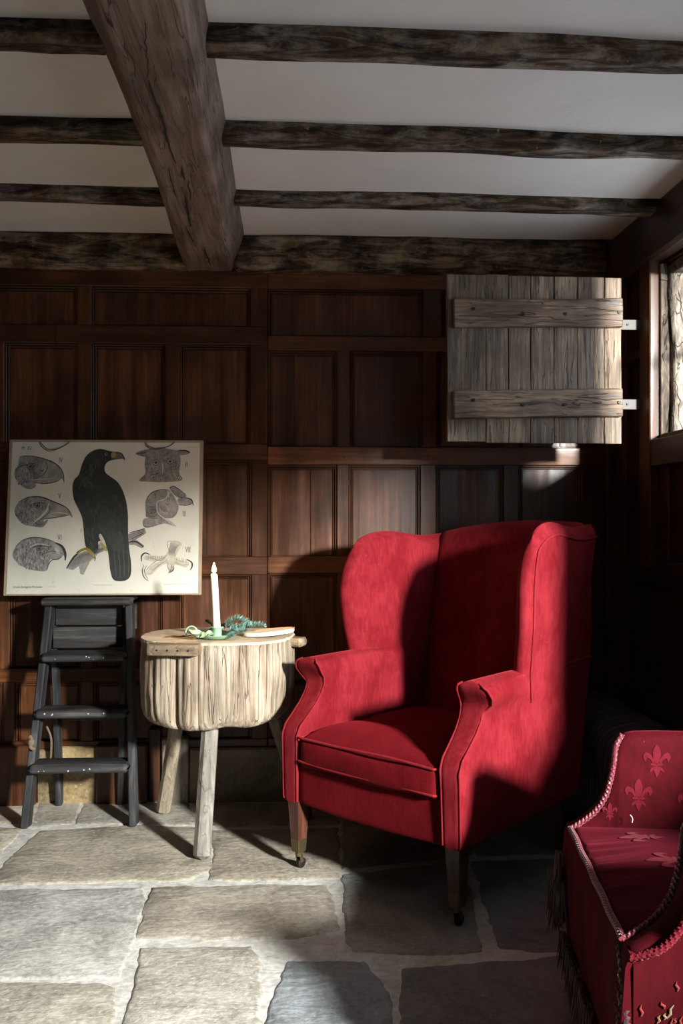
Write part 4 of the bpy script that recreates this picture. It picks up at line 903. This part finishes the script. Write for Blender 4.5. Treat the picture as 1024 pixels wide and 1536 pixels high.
    zz = [.215, .30, .40, .50, .60, .70, .80, .90, .97, 1.02, 1.05, 1.07, 1.082, 1.088]
    for i, z in enumerate(zz):
        rd = 1 if z < 1.05 else math.sqrt(max(.02, 1 - ((z - 1.05) / .039) ** 2)); f, b = bf(z), bk(z); md = (f + b) / 2; f = md + (f - md) * rd; b = md + (b - md) * rd; ring = []
        for k in range(13):
            u = -.285 + .57 * k / 12; x = u / .285; cr = .022 * (1 - x * x) * (z > 1.0) * ((z - 1.0) / .088) - .006 * (z > 1.0) * abs(x)
            ring.append(V((u, f - .022 * (1 - x * x) * rd, z + cr + .017 * x * (z > .8) * (z - .8) / .28 - .012 * (z > .8) * (z - .8) / .28)))
        for k in range(13):
            u = .285 - .57 * k / 12; x = u / .285; cr = .022 * (1 - x * x) * (z > 1.0) * ((z - 1.0) / .088)
            ring.append(V((u, b, z + cr + .017 * x * (z > .8) * (z - .8) / .28 - .012 * (z > .8) * (z - .8) / .28)))
        rings.append(ring)
    m.loft(rings, False); r = rings[-1]; m.add(r, [[i, i + 1, 24 - i, 25 - i] for i in range(12)]); m.build('backrest', VEL, root, smooth=60, subsurf=1)
    # front seat rail
    def railfn(P, p): 
        if p.z < 0: P.z -= .010 * (1 - p.x ** 2)
        return P
    m = MB(); m.rbox((0, .005, .283), (.285, .040, .066), .014, 12, fn=railfn); m.build('front_seat_rail', M['velvet_deep'], root, smooth=60)
    m = MB(); m.rbox((0, .3, .27), (.27, .30, .045), .01, 6); m.build('seat_deck', M['velvet_deep'], root, smooth=60)
    # cushion
    def cf(P, p):
        P.z += .006 * noise.noise(V((P.x * 5, P.y * 5, P.z * 3))) * 2
        if p.y < 0: P.y -= .010 * (1 - p.z ** 2) * (1 - p.x ** 4); 
        P.z -= .012 * (p.y < -.8) * (abs(p.y) - .8) / .2
        P.z += .010 * noise.noise(V((P.x * 2.2 + 3, P.y * 9, 1.5))) * (1 - p.y ** 2) * (p.z > 0)
        return P
    m = MB(); m.rbox((0, .265, .392), (.262, .315, .046), .020, 26, .022, cf); cu = m.build('seat_cushion', M['velvet_deep'], root, smooth=70)
    for zz_ in (.428, .356):
        pts = []
        for i in range(81):
            t = i / 80
            if t < .2: pts.append(V((-.262, .55 - (t / .2) * .585, 0)))
            elif t < .8: pts.append(V((-.262 + (t - .2) / .6 * .524, -.050 - .004 * math.sin((t - .2) / .6 * math.pi), 0)))
            else: pts.append(V((.262, -.035 + (t - .8) / .2 * .585, 0)))
        for p_ in pts: p_.z = zz_ + .004 * noise.noise(V((p_.x * 5, p_.y * 5, 0))) + (.004 if zz_ > .4 else 0) * (1 - (p_.x / .27) ** 2)
        p = MB(); p.tube(pts, .0040, 8); p.build('piping', M['velvet'], cu)
    # outside corner piping
    for s in (-1, 1):
        pass
    for s, ft, mt in ((-1, 1, 'mahog_red'), (1, 1, 'mahog'), (-1, 0, 'mahog'), (1, 0, 'mahog')):
        x, yv = (s * .302, -.008) if ft else (s * .27, .60)
        l = MB(); tx, ty = (x, yv) if ft else (x, yv + .06)
        l.timber((tx, ty, .078 if ft else .0), (x, yv, .235), .036, .036, (0, 1, 0), cham=.0025, w2=.052, h2=.052, seg=4)
        lo = l.build('leg', M[mt], root)
        if ft:
            c = MB(); c.timber((x, yv, .055), (x, yv, .098), .033, .033, (0, 1, 0), cham=.002, w2=.0385, h2=.0385); c.tube([(x, yv, .040), (x, yv, .058)], .010, 10)
            c.timber((x - .010, yv + .006, .020), (x - .010, yv + .002, .044), .003, .014, (0, 1, 0)); c.timber((x + .010, yv + .006, .020), (x + .010, yv + .002, .044), .003, .014, (0, 1, 0)); c.timber((x - .012, yv, .044), (x + .012, yv, .044), .014, .004)
            c.build('brass_cap', M['brass'], lo)
            w = MB(); w.tube([(x - .008, yv + .010, .0165), (x - .006, yv + .010, .0165), (x + .006, yv + .010, .0165), (x + .008, yv + .010, .0165)], [.012, .0160, .0160, .012], 20); w.build('caster_wheel', M['iron'], lo)
    # dark webbing under the seat, torn scrap hanging
    w = MB(); w.box((-.25, .03, .212), (.25, .6, .222), .002); w.build('underside_cloth', M['fringe'], root)
wing_chair()

# ------------------------------------------------------------------ damask tub chair at the right edge
def damask_chair():
    root = thing('fringed_tub_chair', 'low crimson damask chair with rope piping and fringe at the right edge', 'armchair', (.615, 1.745, 0), R(-8))
    D = M['damask']
    def crest(x): return interp(x, [-.03, .0, .02, .035, .050, .060, .066, .068, .07, .085, .12, .3, .6], [.415, .436, .452, .470, .498, .535, .570, .590, .605, .625, .632, .632, .625])
    def side(s):
        xs = [-.032, -.028, -.015, .0, .012, .024, .036, .044, .05, .056, .06, .064, .067, .070, .077, .09, .11, .16, .24, .34, .42, .48]
        rings = []
        for x in xs:
            zt_ = crest(x); k = .6 if x < -.03 else 1; ring = []; y0 = .262; y1 = .262 + .058 * k
            for (yy, z) in ((y0, .14), (y0, .28), (y0, zt_ - .03), (y0 + .004, zt_ - .010), (y0 + .016, zt_ - .001), (y0 + .034, zt_), (y1 - .006, zt_ - .008), (y1 + .002, zt_ - .025), (y1, .30), (y1, .14)): ring.append(V((x, s * yy, z)))
            rings.append(ring)
        m = MB(); m.loft(rings, True, True); ao = m.build('arm', D, root, smooth=60)
        pts = [V((x - .003, s * .266, crest(x) - .004)) for x in [-.03 + i * .10 / 40 for i in range(41)]]
        pts = [p for p in pts]; r = MB(); r.tube(spline(pts[::2] + [V((.082, s * .27, .628))], 8), .0052, 12, lobes=3, twist=210); r.build('rope_trim', M['rope'], ao)
        return ao
    aF = side(1); aN = side(-1)
    m = MB(); m.rbox((.49, 0, .42), (.05, .318, .23), .035, 10); m.build('backrest', D, root, smooth=60)
    def seatz(x, yy): return .418 + .022 * (1 - (yy / .27) ** 2) * min(1, max(0, (x + .03) / .12)) + .006 * math.sin(yy * 60) * max(0, 1 - (x + .03) / .12) * .35
    m = MB(); nx, ny = 24, 80; vs = []
    xs = [-.030 + .50 * (i / nx) ** 1.5 for i in range(nx + 1)]
    for i, x in enumerate(xs):
        for j in range(ny + 1):
            yy = -.265 + .53 * j / ny; z = seatz(x, yy) - (.010 if i == 0 else .003 if i == 1 else 0)
            gat = noise.noise(V((x * 4, yy * 55, 0))) * .0035 * max(0, 1 - (x + .03) / .14); vs.append(V((x, yy, z + gat)))
    m.add(vs, [[i * (ny + 1) + j, i * (ny + 1) + j + 1, (i + 1) * (ny + 1) + j + 1, (i + 1) * (ny + 1) + j] for i in range(nx) for j in range(ny)])
    m.rbox((.22, 0, .34), (.245, .262, .062), .01, 6); so = m.build('seat', D, root, smooth=70)
    # front apron with loose folds
    rings = []
    for j in range(61):
        yy = -.318 + .636 * j / 60; f = noise.noise(V((yy * 14, 1, 0))) * .006
        rings.append([V((-.032, yy, .412)), V((-.040 + f * .3, yy, .39)), V((-.046 + f, yy, .30)), V((-.040 + f, yy, .20)), V((-.030 + f, yy, .13)), V((.01, yy, .13)), V((.01, yy, .412))])
    m = MB(); m.loft(rings, True, True); m.build('front_apron', D, root, smooth=60)
    pts = [V((-.034, -.27 + .54 * i / 60, .414 + .002 * math.sin(i * .4))) for i in range(61)]
    r = MB(); r.tube(spline(pts, 8), .0055, 12, lobes=3, twist=210); r.build('rope_trim', M['rope'], root)
    # fringe strands
    fr = MB(); rr = random.Random(8)
    def strands(a, b, z, L, nn, thick=.0018):
        a, b = V(a), V(b)
        for i in range(nn):
            p = a.lerp(b, (i + rr.random()) / nn) + V((rr.uniform(-.006, .006), rr.uniform(-.006, .006), 0)); l = L * rr.uniform(.75, 1.1); dx = rr.uniform(-.012, .012); dy = rr.uniform(-.012, .012)
            fr.tube([V((p.x, p.y, z)), V((p.x + dx * .4, p.y + dy * .4, z - l * .5)), V((p.x + dx, p.y + dy, z - l))], [thick, thick * 1.2, thick * .4], 4)
    strands((-.045, -.31, 0), (-.045, .31, 0), .16, .085, 420); strands((-.05, .24, 0), (-.07, .33, 0), .30, .10, 130, .0022); strands((-.03, .335, 0), (.46, .335, 0), .16, .085, 260); strands((-.03, -.335, 0), (.46, -.335, 0), .16, .085, 200)
    for q in range(5): strands((-.055, .25 + q * .02, 0), (-.062, .27 + q * .02, 0), .36 - .03 * q, .09, 24, .0022)
    tag(fr.build('fringe', M['fringe'], root), kind='stuff')
    # gimp braid on the near arm front with worn tapestry patch
    g = MB(); g.tube(spline([V((-.036, -.262, .40)), V((-.038, -.300, .36)), V((-.038, -.316, .28)), V((-.036, -.318, .15))], 14), .007, 10, lobes=3, twist=160); g.build('gimp_braid', M['fringe'], root)
    g = MB(); g.tube(spline([V((-.032, -.316, .405)), V((.01, -.326, .425)), V((.04, -.327, .455)), V((.06, -.327, .50)), V((.068, -.326, .57))], 12), .006, 10, lobes=3, twist=200); g.build('gimp_braid', M['damask_silk'], root)
    wool = plain('faded_tapestry_wool', (.42, .34, .26), .9, sheen=.3, nscale=120)
    for q in range(44):
        front = q % 3 == 0; c = rr.choice([(.45, .38, .30), (.4, .04, .03), (.3, .02, .02), (.35, .01, .02), (.4, .01, .02), (.35, .02, .03), (.4, .22, .1)]); a0 = rr.uniform(-.5, .5) + 1.57; L = rr.uniform(.004, .013); z = rr.uniform(.20, .385)
        if front: p0 = V((-.0475, rr.uniform(-.308, -.275), z)); dd = V((0, math.cos(a0), math.sin(a0)))
        else: p0 = V((rr.uniform(-.03, .12), -.3225, z)); dd = V((math.cos(a0), 0, math.sin(a0)))
        t_ = MB(); t_.tube([p0 - dd * L, p0 - dd * L * .3 + V((.002, 0, 0)), p0 + dd * L * .4 - V((.002, 0, 0)), p0 + dd * L], [.0010, .0024, .0020, .0006], 6, c); t_.build('frayed_tapestry_tuft', wool, root)
    # raised lily motifs
    PET = [[(0, .05), (.012, .028), (.008, 0), (0, -.012), (-.008, 0), (-.012, .028)], [(.008, .0), (.018, .018), (.034, .026), (.042, .012), (.034, -.004), (.030, .008), (.020, .004), (.010, -.010)], [(-.008, .0), (-.018, .018), (-.034, .026), (-.042, .012), (-.034, -.004), (-.030, .008), (-.020, .004), (-.010, -.010)], [(-.016, -.008), (.016, -.008), (.016, -.015), (-.016, -.015)], [(0, -.016), (.010, -.026), (.004, -.045), (0, -.052), (-.004, -.045), (-.010, -.026)], [(.006, -.018), (.018, -.024), (.022, -.036), (.012, -.030)], [(-.006, -.018), (-.018, -.024), (-.022, -.036), (-.012, -.030)]]
    from mathutils.geometry import tessellate_polygon
    def motif(fn, sc, parent):
        mm = MB()
        for pe in PET:
            q = spline([V((a, b, 0)) for a, b in pe], 4, True); P = [fn(a.x * sc, a.y * sc) for a in q]; mm.add(P, [list(t) for t in tessellate_polygon([[V((a.x, a.y, 0)) for a in q]])])
        mm.build('woven_lily_motif', M['damask_silk'], parent, smooth=80)
    for (cx, cy) in ((.10, .17), (.27, .10), (.12, .02), (.29, -.05), (.12, -.14), (.41, .02), (.40, .19)):
        motif(lambda a, b, cx=cx, cy=cy: V((cx - b, cy + a, seatz(cx - b, cy + a) + .0018)), .95, so)
    for (cx, cz) in ((.155, .572), (.115, .495), (.23, .48), (.30, .58), (.052, .455)):
        motif(lambda a, b, cx=cx, cz=cz: V((cx + a, .2608, cz + b)), .72 if cx != .052 else .4, aF)
    for (x, yy) in ((.03, .27), (.03, -.27), (.44, .27), (.44, -.27)):
        l = MB(); l.timber((x, yy, .05), (x, yy, .16), .028, .028, (0, 1, 0), cham=.003, w2=.042, h2=.042); lo = l.build('leg', M['mahog'], root)
        w = MB(); w.tube([(x - .012, yy, .016), (x - .009, yy, .016), (x + .009, yy, .016), (x + .012, yy, .016)], [.011, .0155, .0155, .011], 16); w.timber((x, yy, .025), (x, yy, .055), .024, .024, (0, 1, 0), cham=.003); w.build('caster', M['iron'], lo)
damask_chair()
m = MB(); m.tube(spline([(0, 0, 0), (.002, .002, .006), (.001, .003, .011), (-.003, .004, .016)], 4), .0007, 6)
tag(m.build('loose_thread', M['wax'], loc=(.742, 1.965, .440)), 'tiny pale thread standing on the damask seat near the far arm', 'thread')
# ------------------------------------------------------------------ ribbed leather bench along the right wall
def bench():
    root = thing('leather_bench', 'long black ribbed leather bench against the side wall behind the armchairs', 'bench', (1.115, 2.75, 0))
    rings = []; n = 220
    for i in range(n + 1):
        yy = lerp(-.62, .70, i / n); rib = abs(math.sin(yy * math.pi / .034)) ** .6 * .007
        ring = []
        for k in range(15):
            a = math.pi * k / 14; 
            # rounded cushion from the floor side, over the top, to the wall
            x = -.128 * math.cos(a); z = .36 + .075 * math.sin(a) ** .8
            d = V((x, 0, (z - .36) * 1.6)).normalized(); ring.append(V((x + d.x * rib, yy, z + d.z * rib)))
        ring += [V((.128, yy, .30)), V((-.132 - rib, yy, .30)), ]
        rings.append(ring)
    m = MB(); m.loft(rings, True, True); m.build('seat_pad', M['leather'], root, smooth=60)
    m = MB(); rings = []
    for i in range(n + 1):
        yy = lerp(-.62, .70, i / n); rib = abs(math.sin(yy * math.pi / .034)) ** .6 * .005; rings.append([V((-.126 - rib, yy, .31)), V((-.122 - rib, yy, .04)), V((.12, yy, .04)), V((.12, yy, .31))])
    m.loft(rings, True, True); m.build('bench_front', M['leather'], root, smooth=60)
    m = MB(); m.box((-.11, -.6, 0), (.12, .68, .045), .003); m.build('plinth', M['mahog'], root)
bench()

# ------------------------------------------------------------------ daylight, camera
SUN = 1000.0; SKY = 5.5
w = bpy.data.worlds.new('overcast_sky'); bpy.context.scene.world = w; w.use_nodes = True
bg = w.node_tree.nodes['Background']; bg.inputs[0].default_value = (.82, .90, 1.0, 1); bg.inputs[1].default_value = SKY
s = bpy.data.lights.new('daylight_disc_lamp', 'AREA'); s.shape = 'DISK'; s.size = .34; s.energy = SUN; s.color = (1.0, .97, .93)  # added disc lamp outside the side window, standing in for daylight
so = bpy.data.objects.new('daylight_disc_lamp', s); COL.objects.link(so); so.location = (2.32, -.76, 1.9); d = V((-.1, 2.9, .7)) - so.location; so.rotation_euler = d.to_track_quat('-Z', 'Y').to_euler()
for o in [W1] + W2:
    p = bpy.data.lights.new('window_portal', 'AREA'); p.shape = 'RECTANGLE'; p.size = o[1] - o[0]; p.size_y = o[3] - o[2]; p.cycles.is_portal = True
    po = bpy.data.objects.new('window_portal', p); COL.objects.link(po); po.location = (XR + T + .01, (o[0] + o[1]) / 2, (o[2] + o[3]) / 2); po.rotation_euler = V((-1, 0, 0)).to_track_quat('-Z', 'Z').to_euler()
cam = bpy.data.cameras.new('camera'); co = bpy.data.objects.new('camera', cam); COL.objects.link(co); co.location = CP; co.rotation_euler = (R(90), 0, -YAW)
cam.sensor_fit = 'VERTICAL'; cam.sensor_height = 36; cam.sensor_width = 24; cam.lens = F / 1536 * 36; cam.clip_start = .05
sc = bpy.context.scene; sc.camera = co
sc.view_settings.view_transform = 'Standard'; sc.view_settings.look = 'None'; sc.view_settings.gamma = 1; sc.view_settings.exposure = 0.0
sc.cycles.max_bounces = 10; sc.cycles.diffuse_bounces = 6; sc.cycles.use_denoising = True
